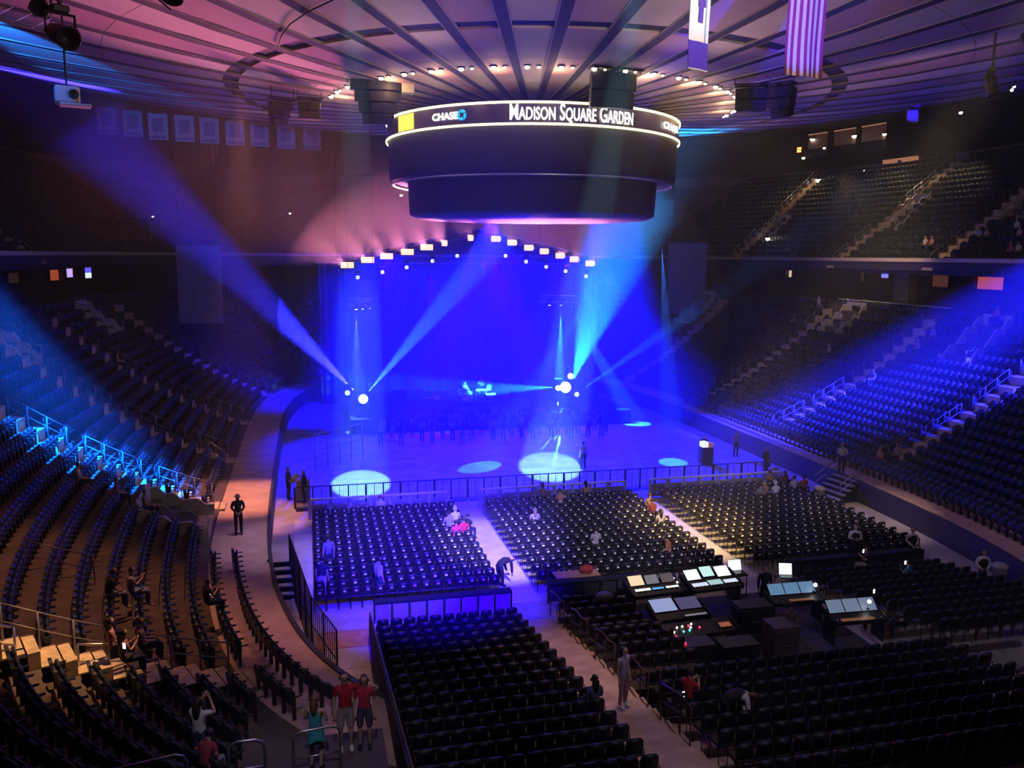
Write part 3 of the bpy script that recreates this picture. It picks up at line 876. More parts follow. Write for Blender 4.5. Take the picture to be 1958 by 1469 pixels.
bin_((26.0, 42.5, 0), 'grey waste bin behind the end of the far right barricade', M_BING)
bin_((9.9, 26.6, 0.26), 'dark grey waste bin left of the lit mixing desks', mat('bin_dark', (0.16, 0.16, 0.2), 0.5))
bin_((26.6, 26.6, 0), 'large grey bin beside the standing usher at the right edge', M_BING)
# black guard fence between the left walkway and the floor
for k, (p, q) in enumerate((((-0.95, 32.6), (-0.55, 29.4)), ((-0.55, 29.4), (-0.15, 26.2)), ((-0.15, 26.2), (0.55, 23.6)))):
    t = thing('guard_fence', f'black barred guard fence along the left floor edge, {ordn(k + 1)} section from the steps', 'fence', (p[0], p[1], 0), 0, 'guard fences of the left floor edge')
    dx, dy = q[0] - p[0], q[1] - p[1]
    for z in (1.25, 2.2): b = MB(); b.tube([(0, 0, z), (dx, dy, z)], 0.022, 5); b.build('rail', M_BLACK, t)
    for i in range(13):
        b = MB(); b.tube([(dx * i / 12, dy * i / 12, 0), (dx * i / 12, dy * i / 12, 2.2)], 0.014 if i % 6 else 0.03, 5); b.build('bar', M_BLACK, t)
# steel rails of the near left corner
def pt(x, y): return (x, y, zbowl(dist(x, y)) + 0.03)
handrail('guard_rail', [pt(-5.7, 21.3), pt(-4.9, 21.9), pt(-4.1, 22.5)], 'bright double rail across the tan steps in the near left stand', M_STEEL, 0.03, posts=[0, 2])
handrail('guard_rail', [pt(-8.6, 19.6), pt(-7.6, 20.3), pt(-6.9, 20.8)], 'bright double rail at the left edge of the picture above the tan steps', M_STEEL, 0.03, posts=[0, 2])
def loop_rail(p, q, h, label, z):
    t = thing('loop_rail', label, 'handrail', (p[0], p[1], z))
    dx, dy = q[0] - p[0], q[1] - p[1]; L = math.hypot(dx, dy); u = Vector((dx / L, dy / L, 0))
    pts = [Vector((0, 0, 0)), Vector((0, 0, h - 0.15)), u * 0.05 + Vector((0, 0, h - 0.05)), u * 0.16 + Vector((0, 0, h)), u * (L - 0.16) + Vector((0, 0, h)), u * (L - 0.05) + Vector((0, 0, h - 0.05)), u * L + Vector((0, 0, h - 0.15)), u * L]
    b = MB(); b.tube(pts, 0.026, 7); b.build('bent_tube', M_STEEL, t, True)
    b = MB(); b.tube([Vector((0, 0, h * 0.5)), u * L + Vector((0, 0, h * 0.5))], 0.02, 6); b.build('cross_bar', M_STEEL, t, True)
loop_rail((-1.56, 14.2), (-0.95, 14.2), 1.05, 'bent steel loop rail at the bottom edge left of the woman in turquoise', 3.57)
loop_rail((-3.40, 12.7), (-2.05, 13.0), 1.0, 'long bent steel rail at the bottom edge, lower left', 4.25)
loop_rail((-0.52, 16.2), (0.40, 16.3), 1.15, 'bent steel loop rail across the woman in turquoise', 2.33)
t = thing('viewing_landing', 'dark concrete landing under the couple in red at the bottom edge', 'landing', (0.0, 16.9, 0))
for k in range(3):
    b = MB(); b.box((-1.2 + 1.0 * k + 0.1, 0, 1.15), (0.99, 2.2, 2.26)); b.build('landing_block', M_CONC, t)
handrail('guard_rail', [(-4.75, 41.4, 3.2), (-3.9, 41.2, 2.6)], 'pale double rail on the entry portal beside the tan walkway', M_RAILD, 0.02)
handrail('guard_rail', [pt(-8.6, 27.4), pt(-7.7, 27.6), pt(-6.8, 27.8)], 'thin pale double rail in the left stand above the dark seats', M_RAILD, 0.02)

# ------------------------------------------------------------------ stage
M_STAGE = mat('stage_black', (0.03, 0.03, 0.035), 0.5)
M_SKIRT = mat('stage_skirt_cloth', (0.02, 0.02, 0.03), 0.9)
stage = thing('stage', 'wide low black concert stage at the far end of the floor', 'stage', (13.6, 67, 0))
for i in range(9):
    for j in range(5):
        b = MB(); b.rbox((-10.8 + 2.4 * i + 1.2, -5.0 + 2.4 * j, 1.02), (2.385, 2.385, 0.16), 0.01); b.build('deck_panel', M_STAGE, stage)
for i in range(9):
    b = MB()
    vs = []; fs = []
    for k in range(13):
        x = -10.8 + 2.4 * i + 0.2 * k; y = -6.15 + (0.05 if k % 2 else -0.05)
        vs += [(x, y, 0), (x, y, 0.94)]
    for k in range(12): fs.append((2 * k, 2 * k + 2, 2 * k + 3, 2 * k + 1))
    b.add(vs, fs); b.build('skirt', M_SKIRT, stage)
riser = thing('drum_riser', 'black square riser carrying the lit band gear at mid stage', 'riser', (12.85, 66.2, 1.1))
b = MB(); b.rbox((0, 0, 0.2), (3.6, 2.4, 0.1), 0.015); b.build('deck', M_STAGE, riser)
for sx in (-1.6, 1.6):
    for sy in (-1.05, 1.05):
        b = MB(); b.tube([(sx, sy, 0), (sx, sy, 0.16)], 0.05, 6); b.build('leg', M_BLACK, riser)
b = MB(); b.box((0, -1.19, 0.08), (3.5, 0.02, 0.16)); b.build('skirt', M_SKIRT, riser)
M_SHELL = mat('drum_shell_white', (0.75, 0.75, 0.75), 0.3, coat=0.4)
M_SKIN = mat('drum_head', (0.85, 0.85, 0.82), 0.5)
M_CYMB = mat('cymbal_brass', (0.8, 0.65, 0.3), 0.25, 1.0)
RZ = 1.35
def drum(loc, r, h, tiltx, label):
    t = thing('drum', label, 'drum', loc)
    M = Matrix.Rotation(tiltx, 4, 'X')
    b = MB(); b.lathe([(r, 0), (r, h)], 18, M=M); b.build('shell', M_SHELL, t, True)
    for z in (0, h):
        b = MB(); b.lathe([(0.001, z), (r * 0.97, z)], 18, M=M); b.build('drum_head', M_SKIN, t)
        b = MB(); b.lathe([(r * 0.96, z - 0.02), (r * 1.04, z - 0.02), (r * 1.04, z + 0.02), (r * 0.96, z + 0.02)], 18, M=M); b.build('hoop', M_STEEL, t, True)
    for q in range(3):
        A = 2 * PI * q / 3
        b = MB(); b.tube([M @ Vector((r * math.cos(A), r * math.sin(A), 0)), Vector((r * 1.2 * math.cos(A), r * 1.2 * math.sin(A), -loc[2] + RZ + 0.02))], 0.012, 5); b.build('leg', M_STEEL, t)
drum((12.15, 66.1, RZ + 0.30), 0.30, 0.5, PI / 2, 'white bass drum facing the floor at the middle of the lit drum kit')
drum((11.75, 66.35, RZ + 0.42), 0.22, 0.40, 0.2, 'white floor tom left of the bass drum')
drum((12.0, 65.85, RZ + 0.74), 0.15, 0.24, 0.35, 'small white rack tom on the left above the bass drum')
drum((12.35, 65.85, RZ + 0.76), 0.15, 0.24, 0.35, 'small white rack tom on the right above the bass drum')
drum((12.62, 66.3, RZ + 0.50), 0.18, 0.16, 0.2, 'shallow white snare drum right of the bass drum')
for (x, y, z, lab) in ((11.45, 66.3, 1.35, 'brass cymbal on the tall stand at the left of the kit'), (12.75, 65.95, 1.25, 'brass cymbal tilted at the right of the kit'), (12.1, 66.6, 1.5, 'brass cymbal high at the back of the kit')):
    t = thing('cymbal', lab, 'cymbal', (x, y, RZ))
    M = Matrix.Translation((0, 0, z)) @ Matrix.Rotation(0.3, 4, 'X')
    b = MB(); b.lathe([(0.001, 0.05), (0.05, 0.04), (0.07, 0.015), (0.26, 0)], 20, M=M); b.build('dish', M_CYMB, t, True)
    b = MB(); b.tube([(0, 0, 0.3), (0, 0, z)], 0.014, 5); b.build('stand', M_STEEL, t)
    for q in range(3):
        A = 2 * PI * q / 3; b = MB(); b.tube([(0, 0, 0.4), (0.25 * math.cos(A), 0.25 * math.sin(A), 0.0)], 0.012, 5); b.build('leg', M_STEEL, t)
def keyboard(x, y, z, label, L=1.1):
    t = thing('keyboard', label, 'keyboard', (x, y, z))
    b = MB(); b.rbox((0, 0, 0.85), (L, 0.34, 0.11), 0.02); b.build('case', M_SHELL, t)
    b = MB(); b.box((0, -0.09, 0.912), (L - 0.1, 0.14, 0.012)); b.build('keybed', mat('key_ivory', (0.85, 0.85, 0.8), 0.4), t)
    for s in (-1, 1):
        b = MB(); b.tube([(s * L * 0.3, -0.2, 0), (-s * L * 0.3, 0.1, 0.8)], 0.02, 5); b.build('leg', M_STEEL, t)
keyboard(13.55, 66.0, RZ, 'pale stage keyboard on crossed legs right of the drum kit')
keyboard(14.1, 65.3, 1.1, 'pale stage keyboard at the right front edge of the riser', 0.8)
def micstand(x, y, z, h, label):
    t = thing('microphone_stand', label, 'mic stand', (x, y, z))
    b = MB(); b.tube([(0, 0, 0), (0, 0, h)], 0.016, 5); b.build('pole', M_STEEL, t)
    b = MB(); b.tube([(-0.05, 0.1, h - 0.05), (0.25, -0.25, h + 0.45)], 0.014, 5); b.build('boom', M_STEEL, t)
    b = MB(); b.tube([(0.24, -0.23, h + 0.43), (0.32, -0.34, h + 0.56)], [0.018, 0.035], 7); b.build('microphone', M_SHELL, t)
    for q in range(3):
        A = 2 * PI * q / 3; b = MB(); b.tube([(0, 0, 0.2), (0.3 * math.cos(A), 0.3 * math.sin(A), 0)], 0.012, 5); b.build('leg', M_STEEL, t)
micstand(13.0, 65.6, RZ, 1.25, 'microphone stand with raised boom in front of the keyboard')
micstand(11.5, 63.3, 1.1, 1.35, 'microphone stand at the front of the stage, left of centre')
micstand(15.0, 63.2, 1.1, 1.35, 'microphone stand at the front of the stage, right of centre')
# guitar lying on a stand, left of the riser
t = thing('electric_guitar', 'pale electric guitar lying flat on a stand at stage left of the riser', 'guitar', (9.6, 65.6, 1.1))
b = MB(); L = [(0.42, 0.0), (0.40, 0.14), (0.30, 0.18), (0.20, 0.12), (0.08, 0.15), (-0.02, 0.10), (-0.04, 0.0), (-0.02, -0.10), (0.08, -0.15), (0.20, -0.12), (0.30, -0.18), (0.40, -0.14)]
b.add([(x * 1.25, 0.02 - 0.02, 0.62 + y * 1.2) for x, y in L] + [(x * 1.25, 0.05, 0.62 + y * 1.2) for x, y in L], [tuple(range(11, -1, -1)), tuple(range(12, 24))] + [(i, (i + 1) % 12, (i + 1) % 12 + 12, i + 12) for i in range(12)])
b.build('body', M_SHELL, t)
b = MB(); b.rbox((-0.38, 0.01, 0.63), (0.72, 0.03, 0.06), 0.008); b.build('neck', M_SHELL, t)
b = MB(); b.rbox((-0.80, 0.01, 0.64), (0.16, 0.03, 0.10), 0.01); b.build('headstock', M_SHELL, t)
for s in (-0.5, 0.35):
    b = MB(); b.tube([(s, 0.1, 0), (s, 0.04, 0.6)], 0.016, 5); b.build('stand_leg', M_BLACK, t)
# wedges and amps on the stage
for k, (x, y, w, h, lab) in enumerate(((7.0, 66.5, 1.1, 1.2, 'black amplifier cabinet at the left of the stage'), (16.6, 66.6, 1.2, 1.2, 'black amplifier cabinet right of the riser'), (18.1, 67.6, 1.0, 1.5, 'tall black amplifier cabinet farther right on the stage'),
                                       (10.0, 62.0, .8, .4, 'floor monitor wedge at the front of the stage, left one'), (13.0, 61.9, .8, .4, 'floor monitor wedge at the front of the stage, middle one'), (16.2, 62.0, .8, .4, 'floor monitor wedge at the front of the stage, right one'))):
    t = thing('speaker_cabinet', lab, 'speaker', (x, y, 1.1))
    b = MB(); b.rbox((0, 0, h / 2), (w, 0.5, h), 0.03); b.build('case', M_BLACK, t)
    b = MB(); b.rbox((0, -0.255, h / 2), (w - 0.1, 0.02, h - 0.1), 0.005); b.build('grille', mat('speaker_grille', (0.012, 0.012, 0.015), 0.8), t)
    b = MB(); b.tube([(-0.1, 0, h + 0.03), (0.1, 0, h + 0.03)], 0.02, 5); b.build('handle', M_BLACK, t)
# back drop curtain: pleated cloth lengths hung from a pipe
t = thing('back_curtain', 'tall dark pleated curtain closing the back of the stage', 'curtain', (13.6, 74, 0))
M_CURT = mat('curtain_cloth', (0.022, 0.022, 0.026), 0.95)
for i in range(14):
    b = MB(); vs = []; fs = []
    for k in range(11):
        x = -12.6 + 1.8 * i + 0.18 * k; y = 0.12 * math.sin(k * 1.9)
        vs += [(x, y, 0.05), (x, y, 12.2)]
    for k in range(10): fs.append((2 * k, 2 * k + 2, 2 * k + 3, 2 * k + 1))
    b.add(vs, fs); b.build('curtain_length', M_CURT, t)
b = MB(); b.tube([(-12.8, 0, 12.25), (12.8, 0, 12.25)], 0.06, 6); b.build('pipe', M_STEEL, t)
# tall dark screens left and right of the stage
def side_screen(x0, x1, z0, z1, y, label):
    t = thing('side_screen', label, 'screen', ((x0 + x1) / 2, y, z0))
    w, h = x1 - x0, z1 - z0
    for i in range(3):
        for j in range(5):
            b = MB(); b.rbox((-w / 2 + w / 3 * (i + .5), 0, h / 5 * (j + .5)), (w / 3 - 0.012, 0.12, h / 5 - 0.012), 0.01)
            b.build('screen_panel', mat('screen_off_grey', (0.20, 0.20, 0.27), 0.4), t)
    for s in (-0.42, 0.42):
        b = MB(); b.tube([(s * w, 0, h), (s * w, 0, zceil(math.hypot((x0 + x1) / 2 - CX, y - CY)) - z0)], 0.02, 5); b.build('hoist_cable', M_BLACK, t)
    b = MB(); b.rbox((0, 0.1, h + 0.15), (w + 0.2, 0.25, 0.25), 0.03); b.build('hanging_bar', M_BLACK, t)
side_screen(-10.05, -6.65, 7.35, 13.6, 72, 'tall dark grey hanging screen left of the stage')
side_screen(32.1, 35.9, 7.8, 14.2, 72, 'tall dark hanging screen right of the stage')
# scaffold fence at the left end of the stage pit
t = thing('pit_scaffold', 'pale scaffold fence at the left end of the open floor before the stage', 'scaffold', (0.2, 50.9, 0))
M_SCAF = mat('scaffold_grey', (0.45, 0.45, 0.5), 0.4, 0.5)
for q in range(5):
    b = MB(); b.tube([(0.75 * q, 0.7 * q, 0), (0.75 * q, 0.7 * q, 2.3)], 0.045, 6); b.build('post', M_SCAF, t)
for z in (1.25, 2.25):
    b = MB(); b.tube([(0, 0, z), (3.0, 2.8, z)], 0.035, 6); b.build('rail', M_SCAF, t)
t = thing('flight_case', 'pale grey flight case standing at the left end of the crowd barrier', 'case', (-0.5, 44.6, 0))
b = MB(); b.rbox((0, 0, 0.65), (0.7, 0.7, 1.0), 0.03); b.build('box', M_GREYP, t)
b = MB(); b.rbox((0, 0, 1.2), (0.72, 0.72, 0.12), 0.02); b.build('lid', M_SCAF, t)
for sx in (-.28, .28):
    for sy in (-.28, .28):
        b = MB(); b.ball((sx, sy, 0.07), 0.07, 8); b.build('caster', M_BLACK, t)

# ------------------------------------------------------------------ lighting truss, blinders, moving lights
def truss(name, pts, label, size=0.5, step=1.0):
    base = Vector(pts[0]); t = thing(name, label, 'truss', base)
    for i in range(len(pts) - 1):
        a = Vector(pts[i]) - base; e = Vector(pts[i + 1]) - base; d = (e - a); n = max(1, int(d.length / step)); u = d.normalized()
        w = u.cross(Vector((0, 0, 1))).normalized() * size / 2; h = Vector((0, 0, size / 2))
        for s1 in (-1, 1):
            for s2 in (-1, 1):
                b = MB(); b.tube([a + w * s1 + h * s2, e + w * s1 + h * s2], 0.03, 5); b.build('chord', M_STEEL, t)
        b = MB()
        for k in range(n):
            p, q = a + d * k / n, a + d * (k + 1) / n
            for s1 in (-1, 1): b.tube([p + w * s1 - h, q + w * s1 + h], 0.016, 4)
            b.tube([p - w + h, q + w + h], 0.016, 4)
        tag(b.build('lacing', M_STEEL, t), kind='stuff')
    for p in (pts[0], pts[len(pts) // 2], pts[-1]):
        P = Vector(p) - base; top = zceil(math.hypot(p[0] - CX, p[1] - CY)) - base.z - 0.12
        b = MB(); b.tube([P, (P.x, P.y, top)], 0.018, 5); b.build('hoist_chain', M_BLACK, t)
    return t
truss('roof_truss', [(2.2, 64.6, 12.35), (12.9, 64.6, 14.75), (22.6, 64.6, 12.6)], 'steel gable truss over the stage carrying the orange lamps')
truss('side_truss', [(2.9, 62.5, 9.5), (4.7, 62.5, 9.5)], 'short hanging truss with three small beams left of the stage')
truss('side_truss', [(17.3, 62.5, 9.7), (20.4, 62.5, 9.65)], 'short hanging truss with three bright beams right of the stage')
M_AMBER = emis('lamp_amber', (1.0, 0.46, 0.32), 2.6)
BL = [(2.95, 12.18), (4.45, 12.57), (5.85, 12.85), (7.41, 13.18), (8.87, 13.54), (10.23, 13.86), (12.24, 14.28), (14.21, 14.23), (15.49, 13.96), (16.83, 13.58), (18.06, 13.31), (19.38, 12.99), (20.55, 12.72), (21.86, 12.4)]
for k, (x, z) in enumerate(BL):
    t = thing('blinder_lamp', f'glowing orange audience blinder, {ordn(k + 1)} from the left along the gable truss', 'stage lamp', (x, 64.0, z), 0, 'orange blinders on the stage truss')
    w = 0.95 if k < 5 else (0.42 if k in (5, 6) else 0.72)
    b = MB(); b.rbox((0, 0.12, 0), (w + 0.12, 0.22, 0.56), 0.03); b.build('housing', M_BLACK, t)
    nc = 2 if w > 0.5 else 1
    for q in range(nc):
        b = MB(); b.lathe([(0.001, 0), (0.20, 0.0), (0.22, 0.05)], 14, M=Matrix.Translation(((q - (nc - 1) / 2) * w / 2, -0.03, 0)) @ Matrix.Rotation(PI / 2, 4, 'X')); b.build('bulb', M_AMBER, t)
    b = MB(); b.rbox((0, -0.0, 0), (w, 0.03, 0.44), 0.01); b.build('lens_plate', M_AMBER, t)
    b = MB(); b.tube([(-w / 2 - 0.06, 0.12, 0), (-w / 2 - 0.06, 0.12, 0.42), (w / 2 + 0.06, 0.12, 0.42), (w / 2 + 0.06, 0.12, 0)], 0.018, 5); b.build('yoke', M_STEEL, t)
    tx = x - 9 + k * 0.55
    lamp('SPOT', (x, 63.9, z), 22000 if k < 6 else 6000, (1.0, 0.26, 0.40), (x - 6 + k * 0.3, 52, z + 3.2), 0.1, 28, 0.6, name='blinder_light')
def mover(loc, target, label, lens_mat, r=0.16, group=None, up=False, name='moving_light'):
    """moving head: base, yoke, head, lens, aimed at target"""
    t = thing(name, label, 'stage lamp', loc, 0, group)
    d = (Vector(target) - Vector(loc)).normalized()
    q = d.to_track_quat('Z', 'Y').to_matrix().to_4x4()
    s = -1 if not up else 1       # hung from above unless it stands
    b = MB(); b.rbox((0, 0, -s * -r * 2.6 if s < 0 else -r * 2.6), (r * 2.6, r * 2.2, r * 1.1), r * 0.15)
    if s < 0: b.v = [(x, y, abs(z)) for (x, y, z) in b.v]
    b.build('base', M_BLACK, t)
    zz = r * 2.1 * (1 if s < 0 else -1)
    b = MB(); b.tube([(-r * 1.35, 0, 0), (-r * 1.35, 0, zz), (r * 1.35, 0, zz), (r * 1.35, 0, 0)], r * 0.22, 6); b.build('yoke', M_BLACK, t)
    b = MB(); b.lathe([(0.001, -r * 1.5), (r * 0.7, -r * 1.4), (r * 0.95, -r * 0.3), (r, r * 0.9), (r * 0.9, r * 1.0), (r * 0.85, r * 0.85)], 14, M=q); b.build('head', M_BLACK, t, True)
    b = MB(); b.lathe([(0.001, r * 0.99), (r * 0.5, r * 0.96), (r * 0.85, r * 0.86)], 14, M=q); b.build('lens', lens_mat, t, True)
    return t
M_LW = emis('lens_white_blue', (0.65, 0.80, 1.0), 6)
M_LC = emis('lens_cyan', (0.25, 0.75, 1.0), 40)
M_LB = emis('lens_blue_dim', (0.25, 0.35, 1.0), 6)
S2 = [(3.66, 11.3), (5.48, 11.69), (7.28, 12.05), (9.22, 12.53), (11.11, 12.93), (14.87, 12.96), (16.5, 12.53), (18.12, 12.13), (19.7, 11.81), (21.4, 11.41)]
for k, (x, z) in enumerate(S2):
    mover((x, 63.6, z), (x * 0.6 + 3.0, 20, 8), f'small white moving light, {ordn(k + 1)} from the left, hung below the orange lamps', M_LW, 0.15, 'small white lights under the stage truss')
for k, (x, z) in enumerate([(3.42, 9.13), (3.76 + 0.12, 9.13), (4.14 + 0.25, 9.17)]):
    mover((x, 62.0, z), (3.5 + k * 1.5, 58, 0), f'tiny white beam light, {ordn(k + 1)} of the three on the left short truss', M_LW, (0.13, 0.10, 0.08)[k], 'beam lights of the left short truss')
for k, (x, z) in enumerate([(18.0, 9.35), (18.88, 9.34), (19.72, 9.26)]):
    mover((x, 62.0, z), (17 + k * 3, 60, 3), f'white beam light, {ordn(k + 1)} of the three on the right short truss', M_LW, 0.13, 'beam lights of the right short truss')
# lamp towers standing at the stage's sides
def tower(x, y, h, label):
    t = thing('lamp_tower', label, 'lamp stand', (x, y, 0))
    for sx in (-.3, .3):
        for sy in (-.3, .3):
            b = MB(); b.tube([(sx, sy, 0), (sx, sy, h)], 0.035, 5); b.build('upright', M_STEEL, t)
    n = int(h / 0.6) + 1
    for k in range(n + 1):
        for (a, c) in (((-.3, -.3), (.3, -.3)), ((-.3, .3), (.3, .3))):
            b = MB(); b.tube([(a[0], a[1], h * k / n), (c[0], c[1], h * k / n)], 0.02, 4); b.build('rung', M_STEEL, t)
    b = MB(); b.rbox((0, 0, h + 0.04), (0.9, 0.9, 0.08), 0.02); b.build('top_plate', M_BLACK, t)
tower(3.55, 62.3, 1.75, 'short lamp tower at the left of the stage')
tower(19.35, 62.3, 1.95, 'short lamp tower at the right of the stage')
M_LH = emis('lens_hot', (0.45, 0.90, 1.0), 10)
M_LH2 = emis('lens_hot_cyan', (0.30, 0.85, 1.0), 9)
mover((3.78, 61.9, 2.45), (3.4, 30, 7.0), 'glaring moving light on the left lamp tower', M_LH, 0.40, up=True)
mover((2.66, 61.6, 2.98), (0, 20, 10), 'white lamp to the upper left of the left lamp tower', M_LH2, 0.20)
for k, (x, z, tx, r, lab) in enumerate(((19.34, 2.85, (13, 30, 7.0), 0.50, 'largest glaring moving light on the right lamp tower'), (19.66, 3.75, (16, 30, 8), 0.26, 'upper glaring lamp above the right lamp tower'), (18.70, 2.85, (12, 30, 7), 0.24, 'glaring lamp at the left of the right lamp tower'),
                           (20.2, 2.3, (18, 30, 6), 0.20, 'white lamp at the right of the right lamp tower'), (18.8, 1.62, (17, 30, 4), 0.20, 'lower left cyan lamp under the right tower top'), (19.5, 1.52, (19, 30, 4), 0.20, 'lower right cyan lamp under the right tower top'))):
    mover((x, 61.75 if k else 62.0, z), tx, lab, M_LH if k in (0, 1, 2) else M_LH2, r, up=(k == 0))
for k, (x, y, z) in enumerate(((24.3, 66, 0.62), (24.62, 66, 0.62), (24.95, 66, 0.62))):
    mover((x, y, z), (20, 20, 10), f'small white floor lamp, {ordn(k + 1)} of three right of the stage', emis('lens_small', (0.9, 0.85, 1.0), 9), 0.12, 'floor lamps right of the stage', up=True)
# ---- beams (real spots in the haze)
def beam(loc, target, energy, color, angle, blend=0.35, size=0.02):
    d = (Vector(target) - Vector(loc)).normalized() * 0.55
    return lamp('SPOT', tuple(Vector(loc) + d), energy, color, target, size, angle, blend, name='beam')
HOT = (0.10, 0.55, 1.0)
beam((3.78, 61.9, 2.5), (7.6, 61.9, 6.9), 95000, HOT, 11)
beam((3.6, 61.9, 2.6), (-9.65, 61.0, 16.9), 1800000, (0.02, 0.02, 1.0), 15, 0.9)
beam((19.55, 61.1, 3.0), (21.6, 60.6, 10.0), 230000, (0.01, 0.34, 1.0), 34, 0.7)
beam((18.9, 61.5, 2.95), (12.9, 66.2, 2.2), 110000, (0.03, 0.55, 1.0), 13, 0.5)
beam((20.2, 61.9, 2.3), (24.4, 61.5, 5.2), 120000, (0.03, 0.22, 1.0), 7)
beam((19.0, 61.5, 1.6), (16.9, 54.5, 0.0), 30000, (0.03, 0.22, 1.0), 24, 0.6)
beam((18.88, 61.9, 9.1), (18.75, 61.5, 0), 160000, (0.04, 0.45, 1.0), 11)
beam((19.72, 61.9, 9.0), (21.3, 61.5, 6.2), 50000, (0.04, 0.45, 1.0), 12)
beam((18.0, 61.9, 9.1), (15.5, 61.5, 6.4), 20000, (0.06, 0.15, 1.0), 5)
beam((3.42, 61.9, 8.9), (3.3, 61.5, 0), 90000, (0.06, 0.14, 1.0), 13)
beam((12.5, 63.5, 14.2), (8.0, 61.0, 0), 26000, (0.08, 0.0, 1.0), 22, 0.3)
beam((13.1, 63.5, 14.2), (19.0, 61.0, 0), 26000, (0.08, 0.0, 1.0), 22, 0.3)
# pools on the open floor
beam((0.9, 15.0, 21.2), (2.68, 47.2, 0), 360000, (0.28, 0.80, 1.0), 5.3, 0.25, 0.05)
beam((6.5, 15.0, 21.2), (14.36, 48.8, 0), 400000, (0.30, 0.80, 1.0), 5.9, 0.3, 0.05)
beam((20, 58.5, 10.0), (10.2, 49.8, 0), 52000, (0.03, 0.30, 1.0), 8.0, 0.25)
beam((25.5, 58.5, 14.0), (22.4, 48.4, 0), 90000, (0.02, 0.20, 1.0), 6.5, 0.25)
# stands lit by blue moving lights, aisle lit white
beam((-17, 34, 19.5), (-10.0, 40.0, 4.8), 560000, (0.0, 0.12, 1.0), 17, 0.6)
beam((-19, 42, 19.5), (-11.5, 45.5, 5.0), 60000, (0.0, 0.03, 1.0), 18, 0.6)
beam((46, 31, 20), (35.4, 47.6, 3.6), 1900000, (0.01, 0.01, 1.0), 19, 0.7)
beam((48, 28, 20), (37.6, 42.0, 5.0), 700000, (0.01, 0.01, 1.0), 19, 0.7)
beam((7, 13, 20.4), (7.75, 35.0, 0), 70000, (0.72, 0.55, 1.0), 13, 0.7)
beam((2, 1.0, 21.4), (3.6, 35.5, 0), 30000, (0.70, 0.62, 1.0), 13, 0.9, 0.12)
beam((1, 1.0, 21.4), (4.9, 34.0, 0), 520000, (0.02, 0.0, 1.0), 19, 0.95, 0.12)
beam((8, 1.0, 21.4), (12.8, 34.5, 0), 34000, (0.78, 0.68, 1.0), 13, 0.9, 0.12)
beam((14, 1.0, 21.4), (21.6, 37.5, 0), 16000, (0.85, 0.75, 1.0), 12, 0.9, 0.12)

# ------------------------------------------------------------------ hanging scoreboard with the lit ring
sb = thing('scoreboard_ring', 'huge round hanging scoreboard with a glowing lettered ring at the middle of the ceiling', 'scoreboard', (CX, CY, 19.42))
R0 = 8.62
M_SBD = mat('scoreboard_shell', (0.035, 0.03, 0.042), 0.7)
M_SBL = mat('scoreboard_lower_shell', (0.02, 0.018, 0.026), 0.7)
b = MB(); b.lathe([(R0 - 0.06, 0.06), (R0 - 0.06, 1.06)], 96); band = b.build('ring_display', mat('ring_led_off', (0.012, 0.008, 0.02), 0.4, emit=(0.02, 0.004, 0.03), estr=0.4), sb, True)
M_RINGY = emis('ring_yellow_line', (1.0, 0.86, 0.34), 4.0)
for z in (0.03, 1.07):
    b = MB(); b.lathe([(R0 - 0.02, z - 0.055), (R0 + 0.03, z - 0.055), (R0 + 0.03, z + 0.055), (R0 - 0.02, z + 0.055)], 96); b.build('light_line', M_RINGY, sb, True)
b = MB(); b.lathe([(R0 - 0.12, -0.1), (R0 - 0.12, 1.16), (R0 - 0.8, 1.3), (2.0, 1.5)], 96); b.build('ring_frame', M_SBD, sb, True)
b = MB(); b.lathe([(R0 - 0.12, -0.1), (R0 - 0.15, -2.1), (R0 - 0.5, -2.25), (7.3, -2.3)], 96); b.build('upper_drum', M_SBD, sb, True)
b = MB(); b.lathe([(7.4, -2.2), (7.3, -4.1), (6.9, -4.3), (0.01, -4.3)], 96); b.build('lower_drum', M_SBL, sb, True)
b = MB(); b.lathe([(R0 - 0.35, -2.32), (R0 - 0.2, -2.38), (R0 - 0.35, -2.44), (R0 - 0.45, -2.38)], 96); b.build('trim_ring', M_STEEL, sb, True)
for q in range(16):
    A = 2 * PI * q / 16
    b = MB(); b.tube([(6.5 * math.cos(A), 6.5 * math.sin(A), 1.2), (6.0 * math.cos(A), 6.0 * math.sin(A), zceil(6) - 19.42 - 0.1)], 0.03, 5); b.build('hanging_cable', M_BLACK, sb)
